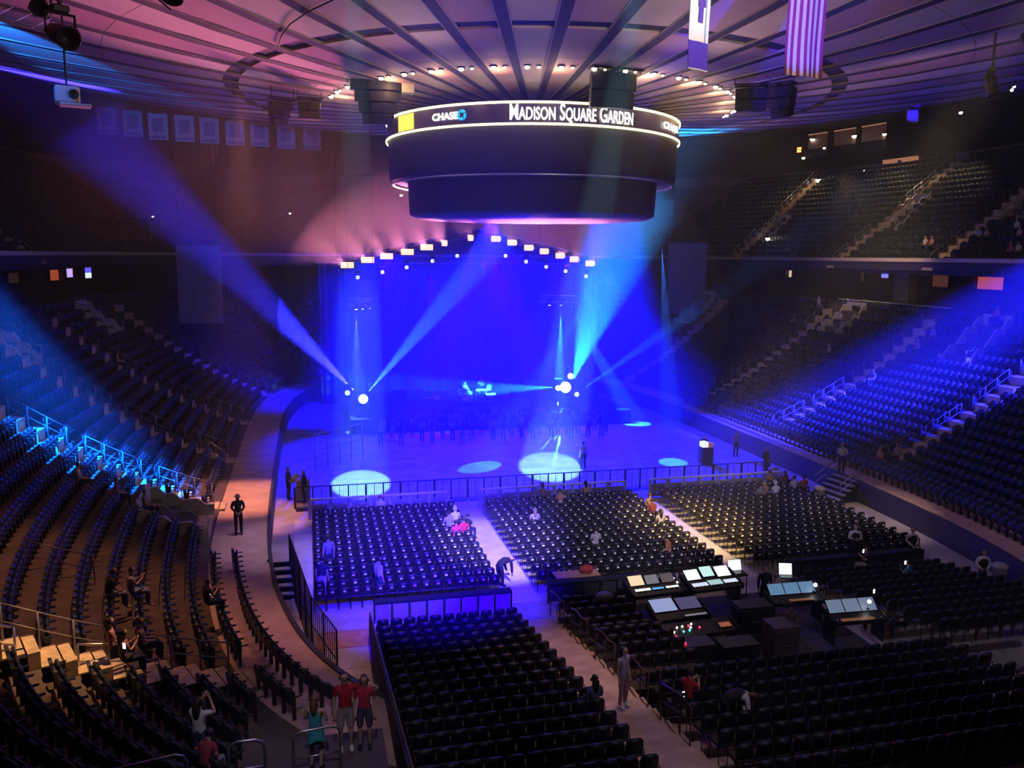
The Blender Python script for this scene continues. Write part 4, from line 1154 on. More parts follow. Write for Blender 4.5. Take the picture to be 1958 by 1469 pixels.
def ring_text(txt, ang_c, width, zc, h, m, nm, bold=0.0, smallcaps=False):
    """text mesh bent on the ring's face; ang_c: angle of its centre, width along the arc."""
    cu = bpy.data.curves.new(nm, 'FONT'); cu.body = txt; cu.size = 1.0; cu.extrude = 0.0; cu.offset = bold; cu.align_x = 'CENTER'; cu.resolution_u = 3
    if smallcaps:
        cu.small_caps_scale = 0.78
        for i, ch in enumerate(txt):
            cu.body_format[i].use_small_caps = True
    o = bpy.data.objects.new(nm + '_tmp', cu); COL.objects.link(o)
    dg = bpy.context.evaluated_depsgraph_get()
    me = bpy.data.meshes.new_from_object(o.evaluated_get(dg))
    COL.objects.unlink(o); bpy.data.objects.remove(o)
    bm = bmesh.new(); bm.from_mesh(me)
    bmesh.ops.triangulate(bm, faces=bm.faces)
    xs = [v.co.x for v in bm.verts]; ys = [v.co.y for v in bm.verts]
    x0, x1, y0, y1 = min(xs), max(xs), min(ys), max(ys)
    for v in bm.verts:
        u = (v.co.x - (x0 + x1) / 2) / (x1 - x0) * width; z = (v.co.y - y0) / (y1 - y0) * h - h / 2 + zc
        a = ang_c + u / R0
        v.co = Vector(((R0 + 0.02) * math.cos(a), (R0 + 0.02) * math.sin(a), z))
    bm.to_mesh(me); bm.free(); me.materials.clear(); me.materials.append(m)
    return put(nm, me, sb)
M_TXT = emis('ring_letters_white', (1.0, 0.93, 0.80), 8.0)
M_TXB = emis('ring_logo_blue', (0.0, 0.30, 0.60), 2.0)
a1, a2 = -1.9621, -1.1915
ring_text('Madison Square Garden', (a1 + a2) / 2, (a2 - a1) * R0, 0.55, 0.90, M_TXT, 'lettering', 0.008, True)
a1, a2 = -2.4718, -2.2818; ring_text('CHASE', (a1 + a2) / 2, (a2 - a1) * R0, 0.55, 0.36, M_TXT, 'lettering', 0.03)
a1, a2 = -0.8874, -0.5971; ring_text('CHASE', (a1 + a2) / 2, (a2 - a1) * R0, 0.55, 0.36, M_TXT, 'lettering', 0.03)
def octo_logo(a, zc, s):
    b = MB()
    # four pinwheel pieces around a square hole
    P = [(-0.30, 1.0), (0.45, 1.0), (1.0, 0.45), (0.36, 0.42), (-0.30, 0.42)]
    for q in range(4):
        c, s_ = math.cos(-q * PI / 2), math.sin(-q * PI / 2)
        vs = []
        for (x, y) in P:
            X, Y = (x * c - y * s_) * s, (x * s_ + y * c) * s
            A = a + X / R0
            vs.append(((R0 + 0.025) * math.cos(A), (R0 + 0.025) * math.sin(A), zc + Y))
        b.add(vs, [tuple(range(5))])
    b.build('logo', M_TXB, sb)
octo_logo(-2.2576, 0.55, 0.26)
a1, a2 = -2.8381, -2.6446
b = MB(); b.lathe([(R0 + 0.0, 0.14), (R0 + 0.0, 0.96)], 16, a0=a1, a1=a2); b.build('yellow_field', emis('ring_yellow_field', (0.95, 0.72, 0.06), 1.6), sb)
# glowing uplights around the ceiling above the ring
def cluster(loc, rz, cols, rows, w, h, label, wedge=0.12, frame=True, box=None, taper=0.0):
    t = thing('speaker_cluster', label, 'speaker', loc, rz)
    for c in range(cols):
        a = (c - (cols - 1) / 2) * 0.36
        w0 = w
        for r in range(rows):
            M = Matrix.Translation((0, w * 1.7, 0)) @ Matrix.Rotation(a, 4, 'Z') @ Matrix.Translation((0, -w * 2.6 + 0.06 * r, -r * h)) @ Matrix.Rotation(wedge * r, 4, 'X')
            k_ = 1.0 - taper * r
            M = Matrix.Translation((0, w * 1.7, 0)) @ Matrix.Rotation(a * k_, 4, 'Z') @ Matrix.Translation((0, -w * 2.6 + 0.10 * r, -r * h)) @ Matrix.Rotation(wedge * r, 4, 'X') @ Matrix.Diagonal((k_, 1, 1, 1))
            b = MB(); b.rbox((0, 0.35, -h / 2), (w, 0.7, h - 0.03), 0.03, M=M); b.build('cabinet', M_BLACK, t)
            b = MB(); b.rbox((0, -0.01, -h / 2), (w - 0.08, 0.03, h - 0.10), 0.006, M=M); b.build('grille', mat('speaker_grille', (0.012, 0.012, 0.015), 0.8), t)
    if frame:
        b = MB(); W = cols * w * 0.5
        for y in (-0.9, -0.3): b.tube([(-W, y, 0.12), (W, y, 0.12)], 0.05, 5)
        for x in (-W, 0, W): b.tube([(x, -0.95, 0.12), (x, -0.2, 0.12)], 0.05, 5)
        tag(b.build('hanging_frame', M_BLACK, t), kind='stuff')
        top = zceil(math.hypot(loc[0] - CX, loc[1] - CY)) - loc[2] - 0.1
        for x in (-W, W):
            b = MB(); b.tube([(x, -0.6, 0.12), (x, -0.6, top)], 0.025, 5); b.build('hanging_cable', M_BLACK, t)
    if box:
        b = MB(); b.rbox(box[0], box[1], 0.03); b.build('junction_box', mat('pale_box', (0.55, 0.48, 0.38), 0.6), t)
    return t
cluster((3.75, 44.6, 21.6), math.radians(-4), 3, 4, 0.98, 0.55, 'large dark wedge shaped speaker cluster hanging left of the lit ring', 0.12, taper=0.12, box=((1.50, -0.4, -0.25), (0.62, 0.7, 0.7)))
cluster((14.05, 38.9, 21.4), math.radians(8), 3, 2, 0.86, 0.80, 'dark boxy speaker cluster hanging in front of the ring right of its middle', 0.06)
cluster((21.6, 39.3, 21.15), math.radians(-25), 2, 2, 0.82, 0.52, 'dark square speaker cluster on the right below the lamp-lit ceiling strips', 0.02)
cluster((23.4, 39.2, 21.3), math.radians(-60), 2, 3, 0.8, 0.50, 'dark slanting speaker cluster just right of the square one', 0.15, taper=0.15)
cluster((-1.25, 48.3, 20.95), math.radians(30), 2, 3, 0.66, 0.42, 'dark slanting speaker cluster far left of the ring', 0.15, taper=0.15)
cluster((0.36, 48.2, 21.0), math.radians(6), 2, 2, 0.62, 0.45, 'small square speaker cluster between the slanting one and the ring', 0.02)
# ceiling downlights in pairs around r = 11.8
M_DL = emis('downlight_bulb', (1.0, 0.78, 0.58), 40)
M_DL2 = emis('downlight_bulb_dim', (1.0, 0.72, 0.52), 7)
kk = 0
for k in range(48):
    am = A00 + (k + 0.5) * DA
    p0 = cp(11.8, am)
    f = in_frame(p0, 20)
    if not f: continue
    if math.sin(am) > -0.02: continue
    kk += 1
    for q, (da, mm, r) in enumerate(((-0.022, M_DL, 0.13), (0.022, M_DL2, 0.09))):
        p = cp(11.8, am + da, -0.02)
        t = thing('ceiling_downlight', f'{"bright" if q == 0 else "dim"} warm downlight, {ordn(kk)} pair round the ring of ceiling lamps', 'ceiling light', p, am, 'warm downlights around the hanging scoreboard')
        b = MB(); b.lathe([(r * 1.4, 0.05), (r * 1.4, -0.03), (r * 1.1, -0.04), (r, 0.0)], 12); b.build('can', M_BLACK, t, True)
        b = MB(); b.ball((0, 0, -0.06), r * 0.9, 8, sc=(1, 1, .7)); b.build('bulb', mm, t, True)
    if kk % 2 == 0: lamp('POINT', cp(11.2, am - 0.02, -0.42), 70, (1.0, 0.58, 0.28), size=0.1, name='downlight_glow')
# black rig and moving lights in the upper corners
M_RIGL = emis('rig_lamp_white', (0.8, 0.85, 1.0), 14)
truss('ceiling_rig', [(-11.2, 31.0, 20.9), (-8.2, 33.0, 20.6)], 'dark lighting rig hanging at the upper left corner', 0.45, 0.6)
def big_fixture(loc, rz, tilt, s, label, m=M_BLACK):
    t = thing('followspot_lamp', label, 'stage lamp', loc, rz)
    M = Matrix.Rotation(tilt, 4, 'X')
    b = MB(); b.lathe([(0.001, -0.62 * s), (0.24 * s, -0.6 * s), (0.30 * s, -0.2 * s), (0.30 * s, 0.3 * s), (0.36 * s, 0.6 * s), (0.33 * s, 0.6 * s), (0.28 * s, 0.35 * s), (0.001, 0.3 * s)], 14, M=M); b.build('body', m, t, True)
    b = MB(); b.tube([(-0.42 * s, 0, 0), (-0.42 * s, 0, 0.6 * s), (0.42 * s, 0, 0.6 * s), (0.42 * s, 0, 0)], 0.05 * s, 6); b.build('yoke', m, t)
    b = MB(); b.rbox((0, 0, 0.72 * s), (0.5 * s, 0.4 * s, 0.22 * s), 0.04 * s); b.build('clamp_box', m, t)
    top = zceil(math.hypot(loc[0] - CX, loc[1] - CY)) - loc[2] - 0.1
    b = MB(); b.tube([(0, 0, 0.8 * s), (0, 0, max(top, 0.85 * s))], 0.05, 6); b.build('drop_pipe', m, t)
    for q in range(3):
        b = MB(); b.box((0, 0, (0.62 + 0.05 * q) * s), (0.5 * s, 0.015, 0.06 * s), M=M @ Matrix.Rotation(q * 1.05, 4, 'Z') @ Matrix.Translation((0, 0.3 * s, 0))); b.build('barn_door', m, t)
    return t
big_fixture((-7.25, 30.2, 19.7), 0.6, 1.9, 1.05, 'big round dark lamp before the cyan-lit ceiling strips at upper left')
big_fixture((-7.9, 30.6, 20.75), 0.2, 2.2, 0.8, 'dark slanting lamp at the top left, beside the rig')
big_fixture((-3.75, 29.5, 21.3), -0.2, 2.6, 1.0, 'dark box lamp cut by the top edge on the left')
big_fixture((26.3, 32.0, 23.6), 0.8, 2.3, 1.1, 'dark slanting lamp cut by the top edge on the right')
big_fixture((30.9, 32.0, 22.3), 0.8, 2.6, 0.9, 'dark lamp at the right edge under the ceiling')
big_fixture((29.2, 32.2, 20.5), 0.8, 2.9, 0.85, 'dark lamp with white sparks near the right edge of the ceiling')
for k, (x, y, z) in enumerate(((29.55, 31.4, 20.15), (29.65, 31.4, 20.3))):
    mover((x, y, z), (5, 5, 13), ('lower' if k == 0 else 'upper') + ' white spark lamp beside the dark lamp near the right edge', M_RIGL, 0.07)
def blue_projector(loc, rz, label):
    t = thing('projector_box', label, 'projector', loc, rz)
    m = mat('projector_grey', (0.5, 0.5, 0.55), 0.5)
    b = MB(); b.rbox((0, 0, 0), (0.85, 0.75, 0.62), 0.05); b.build('case', m, t)
    b = MB(); b.rbox((0.25, -0.1, -0.36), (1.1, 0.6, 0.10), 0.03); b.build('tray', m, t)
    b = MB(); b.lathe([(0.16, 0), (0.18, 0.12), (0.12, 0.12), (0.001, 0.03)], 12, M=Matrix.Translation((0.2, -0.38, 0)) @ Matrix.Rotation(PI / 2, 4, 'X')); b.build('lens_barrel', M_BLACK, t)
    b = MB(); b.tube([(0, 0, 0.3), (0, 0, zceil(math.hypot(loc[0] - CX, loc[1] - CY)) - loc[2] - 0.1)], 0.04, 6); b.build('drop_pipe', M_BLACK, t)
blue_projector((-8.7, 36.5, 18.9), 0.3, 'boxy projector lit blue under the ceiling at upper left')
blue_projector((41.6, 52.8, 22.9), 0.9, 'boxy projector lit bright blue under the ceiling edge at right')
lamp('SPOT', (-15.0, 41.0, 22.2), 20000, (0.01, 0.20, 1.0), (-13.0, 48.0, 23.3), 0.1, 34, 0.6, name='ceiling_blue')
lamp('SPOT', (-9.6, 34.6, 19.8), 160, (0.02, 0.2, 1.0), (-8.7, 36.5, 18.8), 0.05, 40, 0.5, name='projector_blue')
lamp('SPOT', (38.5, 48.0, 23.2), 12000, (0.03, 0.0, 1.0), (44.5, 58.0, 25.5), 0.1, 60, 0.7, name='ceiling_blue')
lamp('SPOT', (40.4, 50.6, 23.2), 300, (0.02, 0.0, 1.0), (41.6, 52.8, 22.8), 0.05, 45, 0.5, name='projector_blue')
# cable looping under the ceiling, upper left
t = thing('ceiling_cable', 'thin dark cable sagging from the ceiling near the top left', 'cable', (0, 35, 22.0))
b = MB(); b.tube([(2.4, -3.6, 0.35), (1.02, -1.24, 0.22), (0.36, -0.2, 0.15), (-0.35, 1.53, 0.07), (-0.76, 3.32, -0.02), (-0.92, 4.83, -0.09)], 0.03, 5); b.build('cable_run', M_BLACK, t, True)

# ------------------------------------------------------------------ flags and banners under the ceiling
def cloth(name, w, h, m, parent, x0=0.0, x1=1.0, z0=0.0, z1=1.0, amp=0.05, nx=10, nz=10, y=0.0, ph=0.0):
    b = MB(); vs = []; fs = []
    for s_ in (0, 0.012):
        for i in range(nx + 1):
            for j in range(nz + 1):
                u = x0 + (x1 - x0) * i / nx; v = z0 + (z1 - z0) * j / nz
                vs.append(((u - 0.5) * w, y + s_ + amp * math.sin(u * 9 + ph) * (1.1 - v) + 0.02 * math.sin(v * 7), (v - 1) * h))
    o = (nx + 1) * (nz + 1)
    for i in range(nx):
        for j in range(nz):
            a = i * (nz + 1) + j; q = (a, a + nz + 1, a + nz + 2, a + 1)
            fs.append(q); fs.append(tuple(o + k for k in reversed(q)))
    b.add(vs, fs); return b.build(name, m, parent, True)
M_FR = mat('flag_red', (0.08, 0.004, 0.012), 0.9); M_FW = mat('flag_white', (0.20, 0.20, 0.24), 0.9); M_FB = mat('flag_blue', (0.03, 0.04, 0.25), 0.9)
t = thing('national_flag', 'large red and white striped flag hanging under the ceiling on the right', 'flag', (15.0, 24.1, 22.25), math.radians(10))
FW, FH = 1.50, 3.75
for k in range(13):
    z1 = 1.0 if k < 6 else 0.60
    cloth('stripe', FW, FH, M_FR if k % 2 == 0 else M_FW, t, k / 13, (k + 1) / 13, 0, 1.0, 0.05, 2, 10)
cloth('canton', FW, FH, M_FB, t, 0.0, 7 / 13, 0.62, 1.0, 0.05, 6, 5, -0.02)
b = MB(); b.tube([(-0.85, 0, 0.03), (0.85, 0, 0.03)], 0.03, 6); b.build('pole', M_STEEL, t)
for s in (-0.8, 0.8):
    b = MB(); b.tube([(s, 0, 0.03), (s, 0, 0.85)], 0.012, 4); b.build('cord', M_BLACK, t)
t = thing('hanging_banner', 'cyan and blue banner with a dark figure hanging left of the striped flag', 'banner', (10.48, 22.0, 21.4), math.radians(24))
BW, BH = 0.80, 3.4
cloth('field', BW, BH, mat('banner_white', (0.28, 0.30, 0.32), 0.9), t, 0, 1, 0.22, 1.0, 0.02, 6, 10)
cloth('lower_panel', BW, BH, mat('banner_blue', (0.02, 0.005, 0.22), 0.9), t, 0, 1, 0.012, 0.22, 0.02, 6, 5)
cloth('hem', BW, BH, M_FW, t, 0, 1, 0.0, 0.012, 0.02, 6, 2)
cloth('figure', BW, BH, mat('banner_figure', (0.03, 0.008, 0.14), 0.9), t, 0.36, 0.74, 0.48, 0.95, 0.02, 4, 6, -0.03)
cloth('figure', BW, BH, mat('banner_figure', (0.03, 0.008, 0.14), 0.9), t, 0.40, 0.62, 0.36, 0.48, 0.02, 3, 3, -0.03)
cloth('stripe', BW, BH, mat('banner_stripe', (0.2, 0.25, 0.55), 0.9), t, 0.80, 0.86, 0.22, 1.0, 0.02, 2, 8, -0.03)
b = MB(); b.tube([(-0.45, 0, 0.03), (0.45, 0, 0.03)], 0.025, 6); b.build('pole', M_STEEL, t)
lamp('SPOT', (12.5, 16.0, 19.0), 40000, (0.04, 0.015, 1.0), (14.9, 24, 20.0), 0.1, 20, 0.5, name='flag_light')
lamp('SPOT', (8.0, 15.0, 20.0), 2600, (0.02, 0.55, 1.0), (10.4, 22, 20.3), 0.1, 24, 0.5, name='flag_light')
M_BN = mat('old_banner_cloth', (0.22, 0.20, 0.28), 0.9); M_BN2 = mat('old_banner_print', (0.10, 0.08, 0.18), 0.9)
for k, (px, zb) in enumerate(((-14.6, 22.03), (-12.75, 21.84), (-10.9, 21.67), (-8.95, 21.59), (-7.1, 21.5), (-5.2, 21.45), (-3.35, 21.44), (-1.3, 21.36), (0.75, 21.35))):
    t = thing('retired_banner', f'dim hanging banner, {ordn(k + 1)} from the left in the row at upper left', 'banner', (px, 72 + 0.15 * abs(k - 4), zb + 2.0), 0, 'banners hanging at the upper left')
    cloth('field', 1.42, 2.0, M_BN, t, 0, 1, 0, 1, 0.03, 6, 5)
    cloth('printed_band', 1.42, 2.0, M_BN2, t, 0.10, 0.90, 0.06, 0.16, 0.03, 6, 2, -0.03)
    cloth('printed_field', 1.42, 2.0, M_BN2, t, 0.22, 0.78, 0.30, 0.82, 0.03, 5, 4, -0.03)
    b = MB(); b.tube([(-0.75, 0, 0.02), (0.75, 0, 0.02)], 0.03, 5); b.build('pole', M_BLACK, t)
    for s in (-0.6, 0.6):
        b = MB(); b.tube([(s, 0, 0), (s, 0, zceil(math.hypot(px - CX, 22)) - zb - 2.1)], 0.012, 4); b.build('cord', M_BLACK, t)

# ------------------------------------------------------------------ lamps of the upper concourse and the tiers
def small_lamp(loc, r, col, st, label, cat='lamp', name='globe_lamp'):
    t = thing(name, label, cat, loc)
    b = MB(); b.ball((0, 0, 0), r, 10); b.build('globe', emis('lampglobe_%d' % len(MATS), col, st), t, True)
    b = MB(); b.tube([(0.02, 0.02, 0), (0.25, 0.22, 0.05)], r * 0.35, 5); b.build('bracket', M_BLACK, t)
    b = MB(); b.lathe([(r * 1.15, 0.0), (r * 1.05, r * 0.8), (0.01, r * 1.2)], 10); b.build('hood', M_BLACK, t, True)
    return t
def on_tier(side, y, d, dz):
    P, _n = side_point(side, y, d); i = int((d - DU) / ROWD)
    return (P.x, P.y, zup(min(i, NU - 1)) + dz)
P = on_tier('r', 85.7, DU + 12.6, 0.35); small_lamp(P, 0.26, (1.0, 0.96, 0.85), 40, 'large glaring white lamp high in the upper tier nearest the stage end')
P = on_tier('r', 80.9, DU + 2.9, 1.0); small_lamp(P, 0.22, (1.0, 0.92, 0.78), 40, 'glaring white lamp at the stair opening of the farthest upper aisle')
small_lamp(on_tier('r', 80.2, DU + 13.2, 0.35), 0.12, (0.9, 0.8, 0.6), 8, 'faint small lamp right of the large glaring one in the upper tier')
for k, (y, d, z, r, c, s, lab) in enumerate(((89.8, 32.9, 26.6, 0.22, (1.0, .95, .85), 25, 'white lamp in the dark upper concourse, leftmost of the row'), (84.2, 32.9, 26.3, 0.24, (1.0, .95, .85), 25, 'white lamp in the dark upper concourse, middle of the row'), (80.2, 32.9, 26.0, 0.20, (1.0, .95, .85), 25, 'white lamp in the dark upper concourse, right of the brown lit bay'),
        (87.8, 32.6, 25.4, 0.15, (1.0, .95, .85), 16, 'small white lamp just under the leftmost upper concourse lamp'), (90.1, 32.2, 24.5, 0.18, (1.0, .95, .85), 25, 'white lamp below the red sign in the upper concourse'), (70.8, 32.9, 26.8, 0.17, (1.0, .95, .85), 20, 'white lamp alone near the right edge under the bridge'))):
    P, _n = side_point('r', y, d); small_lamp((P.x, P.y, z), r, c, s, lab)
P, N = side_point('r', 91.1, 32.6)
t = thing('exit_sign', 'small red and orange glowing sign in the upper concourse', 'sign', (P.x, P.y, 25.5), math.atan2(N.y, N.x) - PI / 2)
b = MB(); b.rbox((0, 0, 0), (0.75, 0.1, 0.75), 0.03); b.build('case', M_BLACK, t)
for z in (-0.16, 0.16):
    b = MB(); b.rbox((0.05 * z, -0.06, z), (0.55, 0.02, 0.22), 0.005); b.build('lit_bar', emis('exit_red', (1.0, 0.16, 0.02), 14), t)
# orange ad board on the parapet of the upper tier
P, N = side_point('r', 76.0, DT - 0.12)
t = thing('parapet_sign', 'long blurred orange sign board with a blue mark on the upper parapet', 'sign', (P.x, P.y, zup(NU - 1) + 0.75), math.atan2(N.y, N.x) - PI / 2)
b = MB(); b.rbox((0, 0, 0), (4.6, 0.12, 0.95), 0.03); b.build('board', mat('sign_orange', (0.85, 0.42, 0.20), 0.6, emit=(0.85, 0.36, 0.16), estr=0.42), t)
b = MB(); b.lathe([(0.001, 0), (0.3, 0)], 14, M=Matrix.Translation((0, -0.075, 0)) @ Matrix.Rotation(PI / 2, 4, 'X')); b.build('mark', mat('sign_mark', (0.30, 0.33, 0.42), 0.6), t)
# brown lit bays of the upper concourse
for k, (y, w) in enumerate(((81.8, 3.2), (85.6, 3.0), (89.2, 2.6))):
    P, N = side_point('r', y, 33.0)
    t = thing('concourse_bay', f'dim brown lit bay, {ordn(k + 1)} from the right behind the upper parapet', 'bay', (P.x, P.y, 24.9), math.atan2(N.y, N.x) - PI / 2)
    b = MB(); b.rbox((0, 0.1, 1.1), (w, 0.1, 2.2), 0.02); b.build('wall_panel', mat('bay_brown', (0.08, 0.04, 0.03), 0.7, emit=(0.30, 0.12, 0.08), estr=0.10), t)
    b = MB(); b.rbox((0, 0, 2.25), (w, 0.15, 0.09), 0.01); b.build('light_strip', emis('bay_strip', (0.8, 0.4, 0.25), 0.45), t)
    b = MB(); b.rbox((0, -0.1, 0.1), (w, 0.5, 0.9), 0.03); b.build('counter', M_DARKW, t)
for k, (px, py, pz, c) in enumerate(((-1.6, 98.0, 17.4, (0.7, 0.75, 1.0)), (10.6, 97.0, 19.6, (1.0, 0.95, 0.95)), (-14.5, 90.0, 16.5, (0.8, 0.7, 0.7)))):
    small_lamp((px, py, pz), (0.11, 0.16, 0.10)[k], c, 14, ('small bluish lamp on the far dark wall left of the stage', 'small white lamp on the far wall left of the scoreboard', 'faint small lamp on the far left wall')[k])

# ------------------------------------------------------------------ mixing position
M_DESK = mat('desk_black', (0.02, 0.02, 0.022), 0.4)
M_SCRW = emis('desk_screen_white', (0.85, 0.95, 1.0), 1.7)
M_SCRB = emis('desk_screen_blue', (0.25, 0.50, 0.85), 0.42)
M_SCRM = emis('desk_screen_mint', (0.60, 0.90, 0.85), 1.0)
M_SCRA = emis('desk_screen_amber', (0.95, 0.75, 0.45), 1.0)
fohp = thing('mix_platform', 'low dark plywood platform under the lit mixing desks', 'platform', (13.6, 24.6, 0))
for i in range(4):
    for j in range(4):
        b = MB(); b.rbox((-3.3 + 2.2 * i, -3.3 + 2.0 * j - 0.6, 0.13), (2.185, 1.985, 0.22), 0.012); b.build('deck_panel', M_RISER, fohp)
def desk(x, y, z, w, dp, rz, label, scr, faders=10, led=None, knobs=True):
    """mixing desk: sloped top towards the operator (who stands on the camera side), legs, screens"""
    t = thing('mixing_desk', label, 'mixing desk', (x, y, z), rz)
    M = Matrix.Translation((0, 0, 0.86)) @ Matrix.Rotation(math.radians(14), 4, 'X')
    b = MB(); b.rbox((0, 0, 0), (w, dp, 0.14), 0.03, M=M); b.build('console_top', M_DESK, t)
    for s in (-1, 1):
        b = MB(); b.rbox((s * (w / 2 - 0.05), 0, 0.41), (0.09, dp * 0.8, 0.8), 0.02); b.build('leg', M_DESK, t)
        b = MB(); b.rbox((s * (w / 2 + 0.02), 0, 0.03), (0.06, dp + 0.06, 0.24), 0.02, M=M); b.build('end_cheek', M_DESK, t)
    for (sx, sy, sw, sh, sm, tilt) in scr:
        Ms = M @ Matrix.Translation((sx, sy, 0.085)) @ Matrix.Rotation(tilt, 4, 'X')
        b = MB(); b.rbox((0, sh / 2 if tilt else 0, 0), (sw + 0.05, sh + 0.05, 0.03), 0.008, M=Ms); b.build('bezel', M_BLACK, t)
        b = MB(); b.box((0, sh / 2 if tilt else 0, 0.019), (sw, sh, 0.006), M=Ms); b.build('display', sm, t)
    for k in range(faders):
        fx = -w / 2 + 0.15 + (w - 0.3) * k / max(1, faders - 1)
        b = MB(); b.rbox((fx, -dp * 0.33, 0.085), (0.03, 0.05, 0.03), 0.006, M=M); b.build('fader', M_SHELL, t)
    if led:
        for k, (lx, ly, lc) in enumerate(led):
            b = MB(); b.ball((0, 0, 0), 0.035, 7); b.v = [tuple(M @ (Vector(v) + Vector((lx, ly, 0.09)))) for v in b.v]; b.build('indicator_light', emis('led_' + lc, {'w': (1, .9, .85), 'r': (1, .03, .08), 'g': (.05, .6, .5), 'b': (.1, .3, 1)}[lc], 4), t)
    return t
desk(11.95, 27.0, 0.24, 2.0, 0.95, math.radians(4), 'mixing desk with amber and grey screens, leftmost of the front row', [(-0.62, 0.12, 0.55, 0.42, M_SCRA, 0.35), (0.0, 0.12, 0.5, 0.38, emis('desk_screen_grey', (.35, .35, .42), .5), 0.35), (0.62, 0.12, 0.5, 0.38, emis('desk_screen_dim', (.25, .2, .22), .4), 0.35), (-0.55, -0.16, 0.6, 0.12, M_SCRW, 0), (0.05, -0.17, 0.45, 0.10, emis('desk_strip_blue', (.1, .4, .9), 1.0), 0), (0.62, -0.17, 0.5, 0.10, M_SCRW, 0)], 9, [(0.75, 0.35, 'w'), (0.92, 0.30, 'w'), (0.94, 0.05, 'w')])
desk(14.25, 27.1, 0.24, 2.05, 1.05, math.radians(4), 'brightest mixing desk with three white screens beside the amber one', [(-0.66, 0.10, 0.55, 0.45, M_SCRW, 0.3), (0.0, 0.20, 0.48, 0.45, M_SCRM, 0.3), (0.62, 0.12, 0.55, 0.45, M_SCRW, 0.3), (-0.60, -0.22, 0.62, 0.20, emis('desk_glow', (.7, .75, .95), 1.0), 0), (0.05, -0.18, 0.55, 0.28, emis('desk_glow_mint', (.5, .75, .75), .8), 0), (0.68, -0.2, 0.55, 0.2, emis('desk_glow', (.7, .75, .95), 1.0), 0)], 12)
desk(11.9, 24.85, 0.24, 1.9, 0.85, math.radians(3), 'smaller desk with a blue white control surface behind the amber desk', [(-0.45, 0.0, 0.85, 0.6, emis('surface_blue', (.38, .45, .80), .75), 0.1), (0.48, 0.0, 0.80, 0.55, emis('surface_violet', (.16, .15, .34), .45), 0.1), (-0.60, 0.16, 0.24, 0.14, M_BLACK, 0.1), (0.48, -0.33, 0.8, 0.08, emis('strip_grey', (.4, .4, .5), .5), 0)], 8)
desk(12.0, 23.5, 0.24, 2.5, 0.7, math.radians(3), 'long low desk with glowing red white and green buttons behind the blue one', [(0.9, -0.05, 0.4, 0.22, emis('panel_orange', (.55, .16, .08), .5), 0)], 4, [(-0.95, -0.1, 'w'), (-0.75, 0.1, 'w'), (-0.55, 0.12, 'w'), (-0.62, -0.12, 'g'), (-0.4, -0.1, 'g'), (-0.3, 0.02, 'w'), (-0.2, 0.18, 'w'), (-0.33, 0.12, 'r'), (0.0, -0.02, 'r'), (-0.97, -0.3, 'r')])
desk(16.45, 25.1, 0.24, 1.9, 0.75, math.radians(-2), 'desk with a row of three blue screens right of the standing engineer', [(-0.6, 0.1, 0.56, 0.42, M_SCRB, 0.5), (0.0, 0.1, 0.56, 0.42, M_SCRB, 0.5), (0.6, 0.1, 0.56, 0.42, M_SCRB, 0.5), (0.1, -0.26, 0.9, 0.12, emis('panel_brown', (.35, .14, .06), .4), 0)], 8)
desk(17.6, 23.3, 0.24, 1.9, 0.8, math.radians(-3), 'desk with a row of three grey blue screens nearest the dark chairs on the right', [(-0.6, 0.1, 0.56, 0.46, emis('desk_screen_greyblue', (.30, .40, .60), .45), 0.5), (0.0, 0.1, 0.56, 0.46, emis('desk_screen_greyblue', (.30, .40, .60), .45), 0.5), (0.6, 0.1, 0.56, 0.46, emis('desk_screen_greyblue', (.30, .40, .60), .45), 0.5), (-0.1, -0.3, 1.2, 0.14, emis('panel_brown', (.35, .14, .06), .4), 0)], 8)
def laptop(x, y, z, rz, label, m, w=0.5, h=0.36):
    t = thing('laptop', label, 'laptop', (x, y, z), rz)
    b = MB(); b.rbox((0, -0.15, 0.02), (w, 0.32, 0.03), 0.008); b.build('keyboard_base', M_DESK, t)
    M = Matrix.Translation((0, 0.02, 0.03)) @ Matrix.Rotation(math.radians(-18), 4, 'X')
    b = MB(); b.rbox((0, 0, h / 2), (w, 0.02, h), 0.006, M=M); b.build('lid', M_BLACK, t)
    b = MB(); b.box((0, -0.014, h / 2), (w - 0.03, 0.004, h - 0.03), M=M); b.build('display', m, t)
def side_table(x, y, z, w, d, label):
    t = thing('side_table', label, 'table', (x, y, z))
    b = MB(); b.rbox((0, 0, 0.88), (w, d, 0.05), 0.01); b.build('top', M_DESK, t)
    for sx in (-1, 1):
        for sy in (-1, 1):
            b = MB(); b.tube([(sx * (w / 2 - .05), sy * (d / 2 - .05), 0), (sx * (w / 2 - .05), sy * (d / 2 - .05), 0.86)], 0.02, 5); b.build('leg', M_DESK, t)
side_table(15.55, 27.6, 0.24, 0.7, 0.6, 'small black table beside the brightest mixing desk')
laptop(15.55, 27.7, 1.15, 0, 'bright white laptop above the right corner of the brightest desk', M_SCRW, 0.55, 0.42)
side_table(17.2, 26.8, 0.24, 0.8, 0.6, 'small black table with a white laptop behind the blue screens')
laptop(17.2, 26.9, 1.15, -0.3, 'white laptop screen on the table behind the row of blue screens', M_SCRW, 0.5, 0.44)
def desk_lamp(x, y, z, label):
    t = thing('desk_lamp', label, 'lamp', (x, y, z))
    b = MB(); b.lathe([(0.001, 0), (0.07, 0), (0.06, 0.03), (0.01, 0.04)], 10); b.build('foot', M_BLACK, t)
    b = MB(); b.tube([(0, 0, 0.03), (0.02, 0, 0.22), (0.0, -0.06, 0.30)], 0.008, 5); b.build('gooseneck', M_BLACK, t)
    b = MB(); b.ball((0, -0.07, 0.29), 0.065, 8); b.build('bulb', emis('desk_lamp_bulb', (1, 1, .95), 14), t, True)
